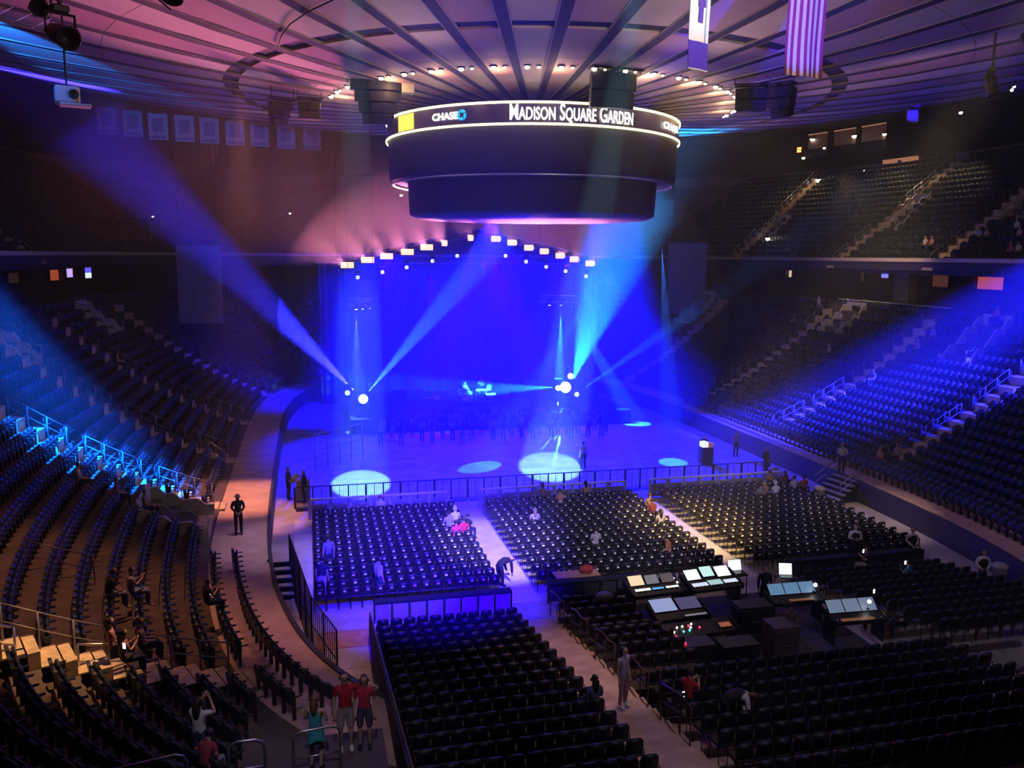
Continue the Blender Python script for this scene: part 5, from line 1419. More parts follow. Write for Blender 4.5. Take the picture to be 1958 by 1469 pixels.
desk_lamp(17.25, 25.15, 1.22, 'small glaring desk lamp at the right end of the three blue screens')
desk_lamp(18.15, 23.4, 1.24, 'small glaring desk lamp over the grey blue screens')
# flight cases and racks behind
for k, (x, y, w, d, h, lab, ld) in enumerate(((11.2, 22.2, 1.1, .7, 1.0, 'dark equipment case behind the desk with glowing buttons', 'r'), (12.6, 22.1, 1.2, .7, 0.9, 'dark equipment case right of the one with a red lamp', None), (14.4, 22.6, 0.9, .8, 1.1, 'tall brownish equipment case at the back of the mixing position', None), (14.5, 24.6, 1.2, .7, 0.9, 'dark sloped case in the middle of the mixing position', None))):
    t = thing('equipment_case', lab, 'case', (x, y, 0.24))
    mm = mat('case_brown', (0.12, 0.08, 0.08), 0.6) if k == 2 else M_DESK
    b = MB(); b.rbox((0, 0, h / 2 + 0.1), (w, d, h - 0.1), 0.03); b.build('box', mm, t)
    b = MB(); b.rbox((0, 0, h + 0.1), (w + 0.02, d + 0.02, 0.1), 0.02); b.build('lid', mm, t)
    for sx in (-1, 1):
        for sy in (-1, 1):
            b = MB(); b.ball((sx * (w / 2 - .1), sy * (d / 2 - .1), 0.055), 0.055, 7); b.build('caster', M_BLACK, t)
    b = MB(); b.tube([(-0.12, -d / 2 - 0.02, h * 0.6), (-0.1, -d / 2 - 0.05, h * 0.6), (0.1, -d / 2 - 0.05, h * 0.6), (0.12, -d / 2 - 0.02, h * 0.6)], 0.012, 5); b.build('handle', M_STEEL, t)
    if ld:
        b = MB(); b.ball((-w / 2 + 0.15, -d / 4, h + 0.18), 0.06, 8); b.build('red_lamp', emis('case_red', (1, .02, .1), 5), t)
t = thing('tan_table', 'tan trestle table with a red bag just left of the mixing desks', 'table', (9.9, 29.9, 0))
b = MB(); b.rbox((0, 0, 0.72), (1.8, 0.8, 0.05), 0.01); b.build('top', M_WOODLIT, t)
for s in (-0.7, 0.7):
    for q in (-0.3, 0.3):
        b = MB(); b.tube([(s, q, 0), (s, q, 0.7)], 0.02, 5); b.build('leg', M_STEEL, t)
t = thing('bag', 'red bag lying on the tan table', 'bag', (10.3, 29.8, 0.745))
b = MB(); b.ball((0, 0, 0.16), 0.26, 12, sc=(1.2, .8, .62)); b.build('pouch', mat('bag_red', (0.40, 0.05, 0.06), 0.8), t, True)
b = MB(); b.tube([(-0.16, 0, 0.28), (-0.1, 0, 0.4), (0.1, 0, 0.4), (0.16, 0, 0.28)], 0.015, 5); b.build('strap', M_BLACK, t)

# ------------------------------------------------------------------ people
def pose(**kw):
    J = dict(pelvis=(0, 0, .95), belly=(0, .005, 1.10), chest=(0, .01, 1.28), neck0=(0, .015, 1.44), neck=(0, .005, 1.50), head=(0, -.015, 1.62), top=(0, -.005, 1.72),
             shL=(.17, .015, 1.405), elL=(.22, .04, 1.13), wrL=(.23, -.02, .88), haL=(.225, -.04, .80),
             hipL=(.09, 0, .90), knL=(.105, -.02, .50), anL=(.105, .03, .085), toL=(.115, -.13, .03))
    for k in list(J):
        if k.endswith('L') and k != 'L': J[k[:-1] + 'R'] = (-J[k][0], J[k][1], J[k][2])
    J.update(kw); return J
def sit(lean=0.0, hands='lap'):
    # seat height .47, feet on the ground, facing -Y
    l = lean
    J = pose(pelvis=(0, .02, .56), belly=(0, .04 - l * .2, .72), chest=(0, .05 - l * .5, .90), neck0=(0, .05 - l * .8, 1.06), neck=(0, .04 - l * .9, 1.12), head=(0, .015 - l, 1.24), top=(0, .025 - l * 1.05, 1.34))
    for s, n in ((1, 'L'), (-1, 'R')):
        J['sh' + n] = (s * .17, .05 - l * .75, 1.02); J['hip' + n] = (s * .09, 0, .54); J['kn' + n] = (s * .11, -.44, .52); J['an' + n] = (s * .11, -.42, .09); J['to' + n] = (s * .12, -.58, .04)
        if hands == 'lap': J['el' + n] = (s * .22, .02 - l * .6, .76); J['wr' + n] = (s * .12, -.22, .66); J['ha' + n] = (s * .08, -.30, .64)
        else: J['el' + n] = (s * .21, -.06 - l * .6, .80); J['wr' + n] = (s * .09, -.26 - l * .3, .92); J['ha' + n] = (s * .05, -.31 - l * .3, .98)
    return J
POSES = {
    'stand': pose(),
    'armscross': pose(elL=(.25, -.02, 1.16), wrL=(.06, -.20, 1.14), haL=(-.03, -.20, 1.16), elR=(-.25, -.02, 1.16), wrR=(-.06, -.18, 1.12), haR=(.03, -.19, 1.10)),
    'hands_front': pose(elL=(.25, .02, 1.14), wrL=(.08, -.17, .98), haL=(.03, -.19, .92), elR=(-.25, .02, 1.14), wrR=(-.08, -.17, .98), haR=(-.03, -.19, .92)),
    'photo': pose(elL=(.25, -.20, 1.30), wrL=(.09, -.30, 1.52), haL=(.05, -.32, 1.60), elR=(-.25, -.20, 1.30), wrR=(-.09, -.30, 1.52), haR=(-.05, -.32, 1.60)),
    'hold': pose(elL=(.24, -.02, 1.14), wrL=(.14, -.26, 1.12), haL=(.10, -.33, 1.14), elR=(-.24, -.02, 1.14), wrR=(-.14, -.26, 1.12), haR=(-.10, -.33, 1.14)),
    'arm_around': pose(elL=(.40, .08, 1.28), wrL=(.56, .0, 1.36), haL=(.62, -.06, 1.36)),
    'bend': pose(pelvis=(0, .12, .92), belly=(0, -.02, 1.0), chest=(0, -.20, 1.02), neck0=(0, -.38, 1.0), neck=(0, -.44, 1.0), head=(0, -.56, .96), top=(0, -.66, .94),
                 shL=(.17, -.34, .98), elL=(.20, -.36, .70), wrL=(.15, -.42, .48), haL=(.13, -.44, .40), shR=(-.17, -.34, .98), elR=(-.20, -.36, .70), wrR=(-.15, -.42, .48), haR=(-.13, -.44, .40),
                 hipL=(.09, .12, .87), hipR=(-.09, .12, .87), knL=(.105, .04, .48), knR=(-.105, .04, .48)),
    'sit': sit(), 'sit_lean': sit(.18), 'sit_phone': sit(.05, 'phone'),
    'walk': pose(hipL=(.09, 0, .90), knL=(.10, -.20, .54), anL=(.105, -.14, .13), toL=(.11, -.29, .06), knR=(-.105, .06, .50), anR=(-.105, .22, .11), toR=(-.115, .08, .03), elL=(.22, .14, 1.14), wrL=(.23, .12, .90), haL=(.22, .10, .82), elR=(-.22, -.08, 1.13), wrR=(-.22, -.24, .96), haR=(-.21, -.30, .90)),
}
RAD = dict(pelvis=.135, belly=.118, chest=.135, neck0=.075, neck=.052, head=.098, top=.070, sh=.064, el=.043, wr=.030, ha=.036, hip=.088, kn=.058, an=.040, to=.036)
LINKS = [('pelvis', 'belly'), ('belly', 'chest'), ('chest', 'neck0'), ('neck0', 'neck'), ('neck', 'head'), ('head', 'top')]
for n_ in 'LR': LINKS += [('chest', 'sh' + n_), ('sh' + n_, 'el' + n_), ('el' + n_, 'wr' + n_), ('wr' + n_, 'ha' + n_), ('pelvis', 'hip' + n_), ('hip' + n_, 'kn' + n_), ('kn' + n_, 'an' + n_), ('an' + n_, 'to' + n_)]
BODY = {}
def body(pz, fem):
    key = (pz, fem)
    if key in BODY: return BODY[key]
    J = POSES[pz]; names = list(J); idx = {n: i for i, n in enumerate(names)}
    V = [J[n] for n in names]; E_ = [(idx[a], idx[b]) for a, b in LINKS]
    R_ = []
    for n in names:
        r = RAD.get(n) or RAD[n[:-1]]
        if fem: r *= {'pelvis': 1.04, 'belly': .88, 'chest': .90, 'sh': .84, 'el': .84, 'wr': .88, 'hip': 1.0, 'kn': .92}.get(n if n in RAD else n[:-1], .94)
        R_.append(r)
    roots = [idx['pelvis']]
    for s in 'LR':                                   # five fingers, each its own chain rooted in the palm
        w, h = Vector(J['wr' + s]), Vector(J['ha' + s]); d = (h - w).normalized()
        side = d.cross(Vector((0, -1, 0.3))).normalized(); pal = side.cross(d).normalized()
        if s == 'R': pal = -pal
        for q, (o, L) in enumerate(((-.026, .058), (-.009, .070), (.009, .066), (.026, .052))):
            a = h + side * o * .8; p1 = h + d * .025 + side * o; p2 = p1 + d * L * .55 + pal * .006; p3 = p1 + d * L + pal * .020
            i0 = len(V); V += [tuple(a), tuple(p1), tuple(p2), tuple(p3)]; R_ += [.009, .010, .009, .007]; E_ += [(i0, i0 + 1), (i0 + 1, i0 + 2), (i0 + 2, i0 + 3)]; roots.append(i0)
        a = h - d * .03 + side * .02; p1 = a + side * .03 + d * .02; p2 = p1 + side * .018 + d * .035
        i0 = len(V); V += [tuple(a), tuple(p1), tuple(p2)]; R_ += [.011, .011, .008]; E_ += [(i0, i0 + 1), (i0 + 1, i0 + 2)]; roots.append(i0)
    # nose and ears: short chains rooted in the head
    hd, tp = Vector(J['head']), Vector(J['top']); up = (tp - hd).normalized(); fw = Vector((0, -1, 0)); fw = (fw - up * fw.dot(up)).normalized()
    for a, c, r0, r1 in ((hd + fw * .08 + up * .0, hd + fw * .108 - up * .022, .014, .015),):
        i0 = len(V); V += [tuple(a), tuple(c)]; R_ += [r0, r1]; E_ += [(i0, i0 + 1)]; roots.append(i0)
    for sx in (-1, 1):
        e = hd + Vector((sx * .092, 0, 0)) - up * .01; i0 = len(V)
        V += [tuple(e - up * .02), tuple(e + up * .022 - fw * .008)]; R_ += [.013, .017]; E_ += [(i0, i0 + 1)]; roots.append(i0)
    me = bpy.data.meshes.new('person_rig'); me.from_pydata(V, E_, []); o = bpy.data.objects.new('person_rig', me); COL.objects.link(o)
    m = o.modifiers.new('s', 'SKIN'); m.use_smooth_shade = True; m.branch_smoothing = 0.4
    sk = me.skin_vertices[0].data
    for i, r in enumerate(R_):
        k = (1.0, 1.0)
        n = names[i] if i < len(names) else ''
        sk[i].radius = (r, r); sk[i].use_root = i in roots
    o.modifiers.new('d', 'SUBSURF').levels = 1; o.modifiers['d'].render_levels = 1
    dg = bpy.context.evaluated_depsgraph_get(); dg.update()
    em = bpy.data.meshes.new_from_object(o.evaluated_get(dg))
    COL.objects.unlink(o); bpy.data.objects.remove(o); bpy.data.meshes.remove(me)
    nv = len(em.vertices); co = np.zeros(nv * 3); em.vertices.foreach_get('co', co); co = co.reshape(-1, 3)
    no = np.zeros(nv * 3); em.vertices.foreach_get('normal', no); no = no.reshape(-1, 3)
    # torso: deeper than wide is wrong -> flatten front to back, widen
    faces = [tuple(p.vertices) for p in em.polygons]
    fc = np.array([co[list(f)].mean(0) for f in faces])
    best = np.full(len(fc), 1e9); bone = np.zeros(len(fc), int); tpar = np.zeros(len(fc))
    for bi, (a, c) in enumerate(LINKS):
        A, C = np.array(J[a]), np.array(J[c]); d = C - A; L2 = d @ d
        t = np.clip(((fc - A) @ d) / L2, 0, 1); dd = np.linalg.norm(fc - (A + t[:, None] * d), axis=1)
        ra = RAD.get(a) or RAD[a[:-1]]; rc = RAD.get(c) or RAD[c[:-1]]
        dd = dd / (ra + (rc - ra) * t)
        m_ = dd < best; best[m_] = dd[m_]; bone[m_] = bi; tpar[m_] = t[m_]
    em.materials.clear(); em.polygons.foreach_set('use_smooth', [True] * len(faces)); em.name = 'person_body'
    em.materials.append(MATS['folding_chair_frame'])
    BODY[key] = dict(me=em, co=co, no=no, faces=faces, fc=fc, bone=bone, t=tpar, J=J, hd=hd, up=up, fw=fw)
    return BODY[key]
LI = {l: i for i, l in enumerate(LINKS)}
GARM = {}
def garment(pz, fem, kind):
    key = (pz, fem, kind)
    if key in GARM: return GARM[key]
    B = body(pz, fem); bone, t = B['bone'], B['t']; sel = np.zeros(len(bone), bool); off = .012
    def on(a, c, lo=0.0, hi=1.0):
        i = LI.get((a, c));  m = (bone == i) & (t >= lo) & (t <= hi); return m
    torso = on('pelvis', 'belly') | on('belly', 'chest') | on('chest', 'neck0') | on('chest', 'shL') | on('chest', 'shR')
    arms_u = on('shL', 'elL') | on('shR', 'elR'); arms_l = on('elL', 'wrL', 0, .9) | on('elR', 'wrR', 0, .9)
    legs_u = on('hipL', 'knL') | on('hipR', 'knR'); legs_l = on('knL', 'anL', 0, .93) | on('knR', 'anR', 0, .93); hips = on('pelvis', 'hipL') | on('pelvis', 'hipR')
    if kind == 'long_shirt': sel = torso | arms_u | arms_l
    elif kind == 'tshirt': sel = torso | on('shL', 'elL', 0, .62) | on('shR', 'elR', 0, .62)
    elif kind == 'tank': sel = torso & ~(on('chest', 'shL', .6) | on('chest', 'shR', .6))
    elif kind == 'vest': sel = on('belly', 'chest') | on('chest', 'neck0', 0, .55) | on('pelvis', 'belly', .3) | on('chest', 'shL', 0, .5) | on('chest', 'shR', 0, .5); off = .026
    elif kind == 'trousers': sel = hips | legs_u | legs_l | on('pelvis', 'belly', 0, .35); off = .016
    elif kind == 'shorts': sel = hips | on('hipL', 'knL', 0, .55) | on('hipR', 'knR', 0, .55) | on('pelvis', 'belly', 0, .35); off = .02
    elif kind == 'long_shorts': sel = hips | on('hipL', 'knL', 0, .9) | on('hipR', 'knR', 0, .9) | on('pelvis', 'belly', 0, .35); off = .02
    elif kind == 'dress': sel = torso & ~(on('chest', 'shL', .6) | on('chest', 'shR', .6)) | hips | on('hipL', 'knL', 0, .45) | on('hipR', 'knR', 0, .45); off = .02
    elif kind == 'shoeL': sel = on('anL', 'toL') | on('knL', 'anL', .93); off = .01
    elif kind == 'shoeR': sel = on('anR', 'toR') | on('knR', 'anR', .93); off = .01
    elif kind in ('hair', 'long_hair', 'cap'):
        hd, up, fw = np.array(B['hd']), np.array(B['up']), np.array(B['fw'])
        v = B['fc'] - hd; h = v @ up; f = v @ fw
        sel = (on('neck', 'head', .55) | on('head', 'top')) & ((h > .062) | (f < .005)) & (h > -.075)
        off = .015
    F = [B['faces'][i] for i in np.nonzero(sel)[0]]
    ids = sorted({i for f in F for i in f}); mp = {i: k for k, i in enumerate(ids)}
    b = MB(); b.add([tuple(B['co'][i] + B['no'][i] * off) for i in ids], [tuple(mp[i] for i in f) for f in F])
    if kind == 'long_hair':
        hd, up, fw = Vector(B['hd']), Vector(B['up']), Vector(B['fw'])
        b.tube([hd + up * .06 - fw * .06, hd - fw * .105 - up * .02, hd - fw * .115 - up * .16, hd - fw * .115 - up * .30, hd - fw * .10 - up * .36], [.07, .085, .082, .062, .02], 10)
    if kind == 'cap':
        hd, up, fw = Vector(B['hd']), Vector(B['up']), Vector(B['fw'])
        b.tube([hd + fw * .07 + up * .06, hd + fw * .17 + up * .045], [.085, .06], 10)
    if kind == 'dress' and pz in ('stand', 'hold', 'photo'):
        b.lathe([(.15, 1.0), (.175, .85), (.20, .66)], 16, c=(0, 0.005, 0))
    GARM[key] = b.mesh('garment_' + kind, [MATS['folding_chair_frame']], True)
    return GARM[key]
PM = {}
def pm(c, r=.8):
    k = tuple(round(x, 3) for x in c)
    if k not in PM:
        PM[k] = mat('cloth_%d' % len(PM), c, r, var=0.2, scale=12)
    return PM[k]
SKIN_A, SKIN_B, SKIN_C = (0.62, 0.38, 0.28), (0.42, 0.24, 0.16), (0.12, 0.07, 0.05)
def mslot(o, m): o.material_slots[0].link = 'OBJECT'; o.material_slots[0].material = m; return o
_be = MB(); _be.ball((0, 0, 0), .013, 8); ME_EYE = _be.mesh('eye', mat('eye_dark', (0.02, 0.015, 0.015), 0.2))
def person(loc, face, pz, label, wear, skin=SKIN_A, hair=(0.03, 0.02, 0.015), hairk='hair', fem=False, h=1.74, group=None, eyes=False):
    """face: heading in degrees the person looks to (0 = +Y stage, 180 = towards the camera side)"""
    t = thing('person', label, 'person', loc, math.radians(-face) + PI, group)
    t.scale = (h / 1.74,) * 3
    B = body(pz, fem)
    mslot(put('body', B['me'], t), pm(skin, .55))
    wear = [q for k, c in wear for q in ([('shoeL', c), ('shoeR', c)] if k == 'shoes' else [(k, c)])]
    for kind, col in wear:
        nm = {'long_shirt': 'shirt', 'tshirt': 'shirt', 'tank': 'top', 'vest': 'waistcoat', 'long_shorts': 'shorts', 'shoeL': 'shoe', 'shoeR': 'shoe'}.get(kind, kind)
        mslot(put(nm, garment(pz, fem, kind), t), pm(col))
    if hairk: mslot(put('cap' if hairk == 'cap' else 'hair', garment(pz, fem, hairk), t), pm(hair, .5))
    if eyes:
        for s in (-1, 1):
            p = B['hd'] + B['fw'] * .088 + B['up'] * .012 + Vector((s * .034, 0, 0)); put('eye', ME_EYE, t, p)
    return t
def gz(x, y): return max(zbowl(dist(x, y)), riser_z(y) if 1.8 < x < 18.6 and y < 27.4 else 0.0) + 0.02
BLK, WHT, NAVY, DENIM = (0.015, 0.015, 0.018), (0.70, 0.70, 0.72), (0.02, 0.025, 0.06), (0.06, 0.08, 0.16)
RED, TEAL, GREY, KHAKI = (0.45, 0.015, 0.03), (0.06, 0.45, 0.48), (0.30, 0.29, 0.32), (0.40, 0.36, 0.32)
def st(x, y, face, pz, label, wear, z=None, **k): return person((x, y, gz(x, y) if z is None else z), face, pz, label, wear, **k)
SUIT = [('long_shirt', BLK), ('trousers', BLK), ('shoes', BLK)]
USH = [('long_shirt', WHT), ('vest', BLK), ('trousers', BLK), ('shoes', BLK)]
# --- foreground
st(-2.35, 16.7, 25, 'photo', 'woman in a white top and denim shorts raising both hands, bottom left', [('tshirt', WHT), ('shorts', DENIM), ('shoes', BLK)], z=2.55, fem=True, hairk='long_hair', h=1.68)
st(-0.08, 16.75, 20, 'hold', 'woman in a turquoise dress seen from behind at the bent rail', [('dress', TEAL), ('shoes', BLK)], z=2.28, fem=True, hair=(.20, .10, .05), hairk='long_hair', h=1.70)
st(0.55, 17.3, 178, 'arm_around', 'man in a red polo shirt and pale shorts with an arm around the woman', [('tshirt', RED), ('long_shorts', KHAKI), ('shoes', WHT)], z=2.28, h=1.84, eyes=True)
st(0.96, 17.3, 186, 'stand', 'dark haired woman in a red top and patterned shorts beside the man in red', [('tshirt', (0.55, 0.03, 0.07)), ('long_shorts', (0.10, 0.08, 0.12)), ('shoes', BLK)], z=2.28, fem=True, hairk='long_hair', h=1.72, eyes=True)
st(-2.15, 15.9, 30, 'sit_lean', 'person in red and pale blue crouched in the seats at the bottom edge', [('tshirt', (.35, .05, .08)), ('trousers', (.25, .28, .4))], z=2.75, h=1.5)
st(6.55, 18.2, -10, 'sit', 'long haired woman in a blue denim shirt seated on the aisle', [('long_shirt', (.10, .12, .22)), ('trousers', DENIM), ('shoes', BLK)], fem=True, hairk='long_hair', h=1.7)
st(7.65, 19.0, 150, 'stand', 'person in a pale violet top and pink trousers standing in the stepped aisle', [('tshirt', (.42, .38, .50)), ('trousers', (.40, .22, .24)), ('shoes', WHT)], fem=True, hairk='long_hair', h=1.68)
st(8.95, 17.9, 60, 'sit_phone', 'person in a red shirt seated holding up a lit phone', [('tshirt', (.50, .03, .04)), ('trousers', NAVY), ('shoes', WHT)], h=1.74)
st(9.35, 16.6, 100, 'bend', 'usher in white sleeves and a dark waistcoat stooping at the bottom edge', USH, skin=SKIN_C, h=1.80)
st(16.6, 15.4, 200, 'sit', 'red haired woman at the lower right corner facing the camera', [('tank', (.30, .16, .18)), ('trousers', DENIM)], fem=True, hair=(.25, .04, .03), hairk='long_hair', z=1.3, h=1.68, eyes=True)
st(17.3, 15.3, 190, 'sit', 'auburn haired woman in a white top at the right end of the bottom edge', [('tank', WHT), ('trousers', NAVY)], fem=True, hair=(.22, .04, .03), hairk='long_hair', z=1.3, h=1.70, eyes=True)
st(15.9, 15.0, 120, 'sit', 'bald person in a pale pink top left of the two red haired women', [('tshirt', (.42, .28, .30)), ('trousers', NAVY)], hairk=None, z=1.3, h=1.70)
# --- left stand
st(-3.12, 36.3, 170, 'hands_front', 'guard in a dark suit standing on the tan walkway above the portable steps', SUIT, z=1.12, h=1.80)
st(-1.25, 44.9, 110, 'hold', 'man in dark clothes reading a pale sheet on the floor left of the barrier', SUIT, h=1.82)
st(-0.45, 44.2, 250, 'stand', 'second dark clothed man facing the one with the pale sheet', SUIT, h=1.78)
st(-5.9, 25.6, 60, 'sit_lean', 'dark shirted person leaning forward in the left stand, of the seated pair', [('tshirt', BLK), ('trousers', (.25, .28, .38))], z=2.5, skin=SKIN_A, h=1.74)
st(-5.4, 26.2, 70, 'sit_phone', 'person in jeans and a grey top in the left stand, of the seated pair', [('tshirt', GREY), ('trousers', (.20, .25, .40))], z=2.3, h=1.76)
for k, (x, y, c, fe, lb) in enumerate(((-4.95, 21.5, (.40, .22, .24), True, 'woman in a pink top seated below the double rail, left of the phone'), (-4.6, 21.0, (.36, .16, .20), True, 'woman in a dark pink top holding a glowing phone below the double rail'), (-4.35, 21.9, (.20, .12, .16), False, 'person in maroon seated behind the woman with the glowing phone'))):
    st(x, y, 60, 'sit_phone' if k == 1 else 'sit', lb, [('tshirt', c), ('trousers', NAVY)], z=2.75 - .12 * k, fem=fe, hairk='long_hair' if fe else 'hair', h=1.7)
st(-3.3, 26.6, 60, 'sit_phone', 'person in black holding a white lit phone low in the left stand', [('tshirt', BLK), ('trousers', NAVY)], z=1.6, h=1.74)
for k, (x, y) in enumerate(((-9.1, 36.0), (-7.8, 36.4), (-6.6, 35.6))):
    st(x, y, 80, 'sit', ('person with white shoulders among the blue-lit rows, upper one', 'person in violet among the blue-lit rows, middle one', 'person in grey at the foot of the blue-lit rows')[k], [('tshirt', (WHT, (.3, .08, .3), GREY)[k]), ('trousers', NAVY)], h=1.72)
st(-14.6, 43.3, 80, 'stand', 'person in a pale shirt standing high in the left stand', [('tshirt', WHT), ('trousers', NAVY), ('shoes', BLK)], h=1.75)
st(-12.2, 59.5, 80, 'sit', 'faint person in a pale top far up the left stand', [('tshirt', (.4, .3, .3)), ('trousers', NAVY)], h=1.74)
# --- floor
st(0.25, 31.0, 20, 'stand', 'person in white trousers standing behind the far left chair block', [('tshirt', NAVY), ('trousers', WHT), ('shoes', WHT)], h=1.78)
st(0.55, 33.4, 340, 'stand', 'dim person among the rear chairs at the left edge of the far left block', [('tshirt', (.20, .18, .30)), ('trousers', NAVY), ('shoes', BLK)], h=1.78)
st(2.35, 30.6, 60, 'stand', 'dim person in a pale top behind the middle of the far left block', [('tshirt', (.26, .24, .36)), ('trousers', NAVY), ('shoes', BLK)], h=1.74)
st(7.15, 30.9, 60, 'bend', 'person in black bending over in the bright aisle', SUIT, h=1.80)
SIT = 'sit'
def seated(x, y, label, top, kind='tshirt', pz='sit', face=0, **k):
    return st(x, y, face, pz, label, [(kind, top), ('trousers', NAVY), ('shoes', BLK)], **k)
seated(6.45, 37.6, 'person in a white shirt and pale hat at the aisle end of the left block', WHT, hairk='cap', hair=WHT)
seated(6.05, 37.0, 'person in grey left of the white hatted one', GREY)
seated(6.55, 35.9, 'person in a bright red shirt at the aisle end of the left block', (.60, .02, .06), 'tshirt')
seated(6.15, 35.6, 'person in dark pink beside the one in bright red', (.50, .03, .15))
seated(6.85, 36.4, 'dark shirted person on the aisle chair behind the white hatted one', BLK, face=40)
seated(3.2, 40.2, 'red haired person in white close behind the left barricade', WHT, hair=(.35, .08, .05))
seated(10.05, 36.6, 'fair haired person in white alone in the centre block', WHT, hair=(.55, .45, .30), hairk='long_hair', fem=True)
seated(11.6, 40.7, 'dark haired person with bare shoulders leaning on the centre barricade', (.40, .22, .18), 'tank', 'sit_lean', fem=True, hairk='long_hair')
seated(12.15, 39.4, 'bare shouldered person leaning left in the second row of the centre block', (.55, .30, .22), 'tank', 'sit_lean', fem=True)
seated(13.9, 40.5, 'bare armed person beside the right half of the centre barricade', (.55, .30, .24), 'tank', 'sit_lean', fem=True, hairk='long_hair')
seated(16.05, 36.9, 'person in maroon at the right end of the centre block', (.20, .04, .06))
seated(16.3, 37.8, 'brown haired person in tan at the right end of the centre block', (.35, .22, .18), hair=(.15, .06, .03))
seated(15.75, 35.2, 'person in pale grey with folded arms at the right end of the centre block', (.45, .45, .55), fem=True, hairk='long_hair')
seated(14.6, 31.6, 'person in orange brown leaning back at the rear of the centre block', (.50, .20, .10), pz='sit_lean', face=300)
seated(11.9, 33.3, 'person in pale grey half hidden in the middle of the centre block', (.4, .4, .5))
for k, (x, y, c, lb) in enumerate(((24.6, 40.6, (.50, .28, .15), 'tan shirted person in the front row of the right block'), (25.4, 40.4, (.25, .07, .07), 'brown shirted person right of the tan shirted one'), (25.3, 39.3, WHT, 'white shirted person near the front right corner of the right block'),
        (25.9, 39.3, (.65, .16, .06), 'orange shirted person near the front right corner of the right block'), (23.1, 38.6, (.55, .35, .18), 'golden haired person in yellow tan in the third row of the right block'), (23.7, 38.5, WHT, 'white capped person beside the golden haired one'), (22.7, 38.3, GREY, 'person in grey left of the golden haired one'))):
    seated(x, y, lb, c, hairk='long_hair' if k in (1, 4) else ('cap' if k == 5 else 'hair'), hair=(.5, .32, .12) if k == 4 else (WHT if k == 5 else (.05, .03, .02)), fem=k in (1, 4))
st(22.4, 30.0, 200, 'armscross', 'usher with white sleeves and crossed arms behind the right block', USH, h=1.80)
st(24.6, 29.2, 190, 'hands_front', 'usher in a dark waistcoat with hands together near the tan floor edge', USH, h=1.78, fem=True)
st(25.4, 26.2, 200, 'hands_front', 'usher in a waistcoat and brown trousers standing before the grey bin', [('long_shirt', WHT), ('vest', BLK), ('trousers', (.22, .12, .12)), ('shoes', BLK)], h=1.78)
st(21.2, 24.6, 250, 'bend', 'usher with long white sleeves stooping over the dark right chairs', USH, h=1.80)
st(22.6, 26.9, 330, 'sit_phone', 'person in a teal shirt with a phone in the dark right chairs', [('tshirt', (.03, .30, .32)), ('trousers', NAVY)], h=1.72)
st(19.1, 24.0, 300, 'sit_phone', 'person in a pinkish top holding a lit phone high, right of the mixing desks', [('tshirt', (.25, .12, .16)), ('trousers', NAVY)], h=1.72)
st(19.7, 23.4, 300, 'sit', 'person in a pale violet shirt behind the one with the lit phone', [('long_shirt', (.42, .38, .48)), ('trousers', DENIM)], h=1.74)
st(24.2, 24.9, 280, 'sit_lean', 'person in pink slumped across the chairs at the right', [('tshirt', (.38, .20, .22)), ('trousers', (.25, .28, .38))], h=1.70)
st(22.0, 28.6, 300, 'sit_phone', 'dark clothed person with a lit phone behind the right block', [('tshirt', BLK), ('trousers', (.3, .3, .36))], h=1.70)
st(15.75, 25.9, 195, 'stand', 'mixing engineer in black standing between the lit desks', SUIT, z=0.25, h=1.82)
st(14.9, 22.9, 10, 'stand', 'dim brownish crew member at the back of the mixing position', [('tshirt', (.16, .10, .10)), ('trousers', BLK), ('shoes', BLK)], z=0.25, h=1.78)
st(26.3, 43.9, 160, 'hands_front', 'bald guard in dark clothes at the right end of the floor barrier', SUIT, hairk=None, h=1.82)
st(24.4, 48.2, 200, 'hold', 'crew member behind a lit box at the right edge of the open floor', SUIT, h=1.76)
st(27.0, 48.8, 180, 'stand', 'person in a pale shirt standing at the far right edge of the floor', [('tshirt', GREY), ('trousers', BLK), ('shoes', BLK)], h=1.76)
# --- right stand
st(28.6, 39.9, 200, 'hold', 'usher in a white shirt and cap at the top of the steel railed steps', [('long_shirt', WHT), ('trousers', BLK), ('shoes', BLK)], z=1.15, hairk='cap', hair=(.5, .2, .15), h=1.74)
for k, (x, y, c, lb) in enumerate(((31.0, 39.9, (.50, .28, .28), 'person in pink sitting on the aisle steps, left one'), (31.7, 39.4, (.45, .30, .30), 'person in pale pink sitting on the aisle steps, right one'), (33.0, 31.6, WHT, 'person in white in the dark right stand beside the one in red'), (33.6, 31.9, (.55, .05, .06), 'person in red standing in the dark right stand'))):
    st(x, y, 270, 'stand' if k == 3 else 'sit', lb, [('tshirt', c), ('trousers', NAVY)], h=1.72)
for k, (x, y, pz, c, lb) in enumerate(((42.2, 63.5, 'stand', (.45, .35, .36), 'person in pale pink standing left of the long-rail portal'), (41.9, 60.0, 'sit', WHT, 'person in white seated in front of the long-rail portal'), (41.0, 65.2, 'sit', (.25, .10, .12), 'person in maroon seated high in the right stand'), (38.6, 56.4, 'sit', (.45, .36, .38), 'person in grey pink alone in the dark right rows'),
        (41.2, 48.6, 'stand', (.40, .35, .38), 'person standing by the bright railed portal on the right'), (40.3, 48.9, 'sit', (.40, .20, .22), 'person in rose seated under the bright railed portal'), (43.2, 45.4, 'sit', (.45, .22, .15), 'person in orange inside the bright railed portal'), (37.2, 49.2, 'sit', (.2, .2, .6), 'person in blue at the head of the blue-lit rows'),
        (46.6, 76.0, 'sit', (.30, .14, .14), 'left one of the seated pair below the bright doorway at the stage end'), (46.6, 74.6, 'sit', (.40, .36, .40), 'right one of the seated pair below the bright doorway at the stage end'))):
    st(x, y, 270, pz, lb, [('tshirt', c), ('trousers', NAVY)], h=1.72)
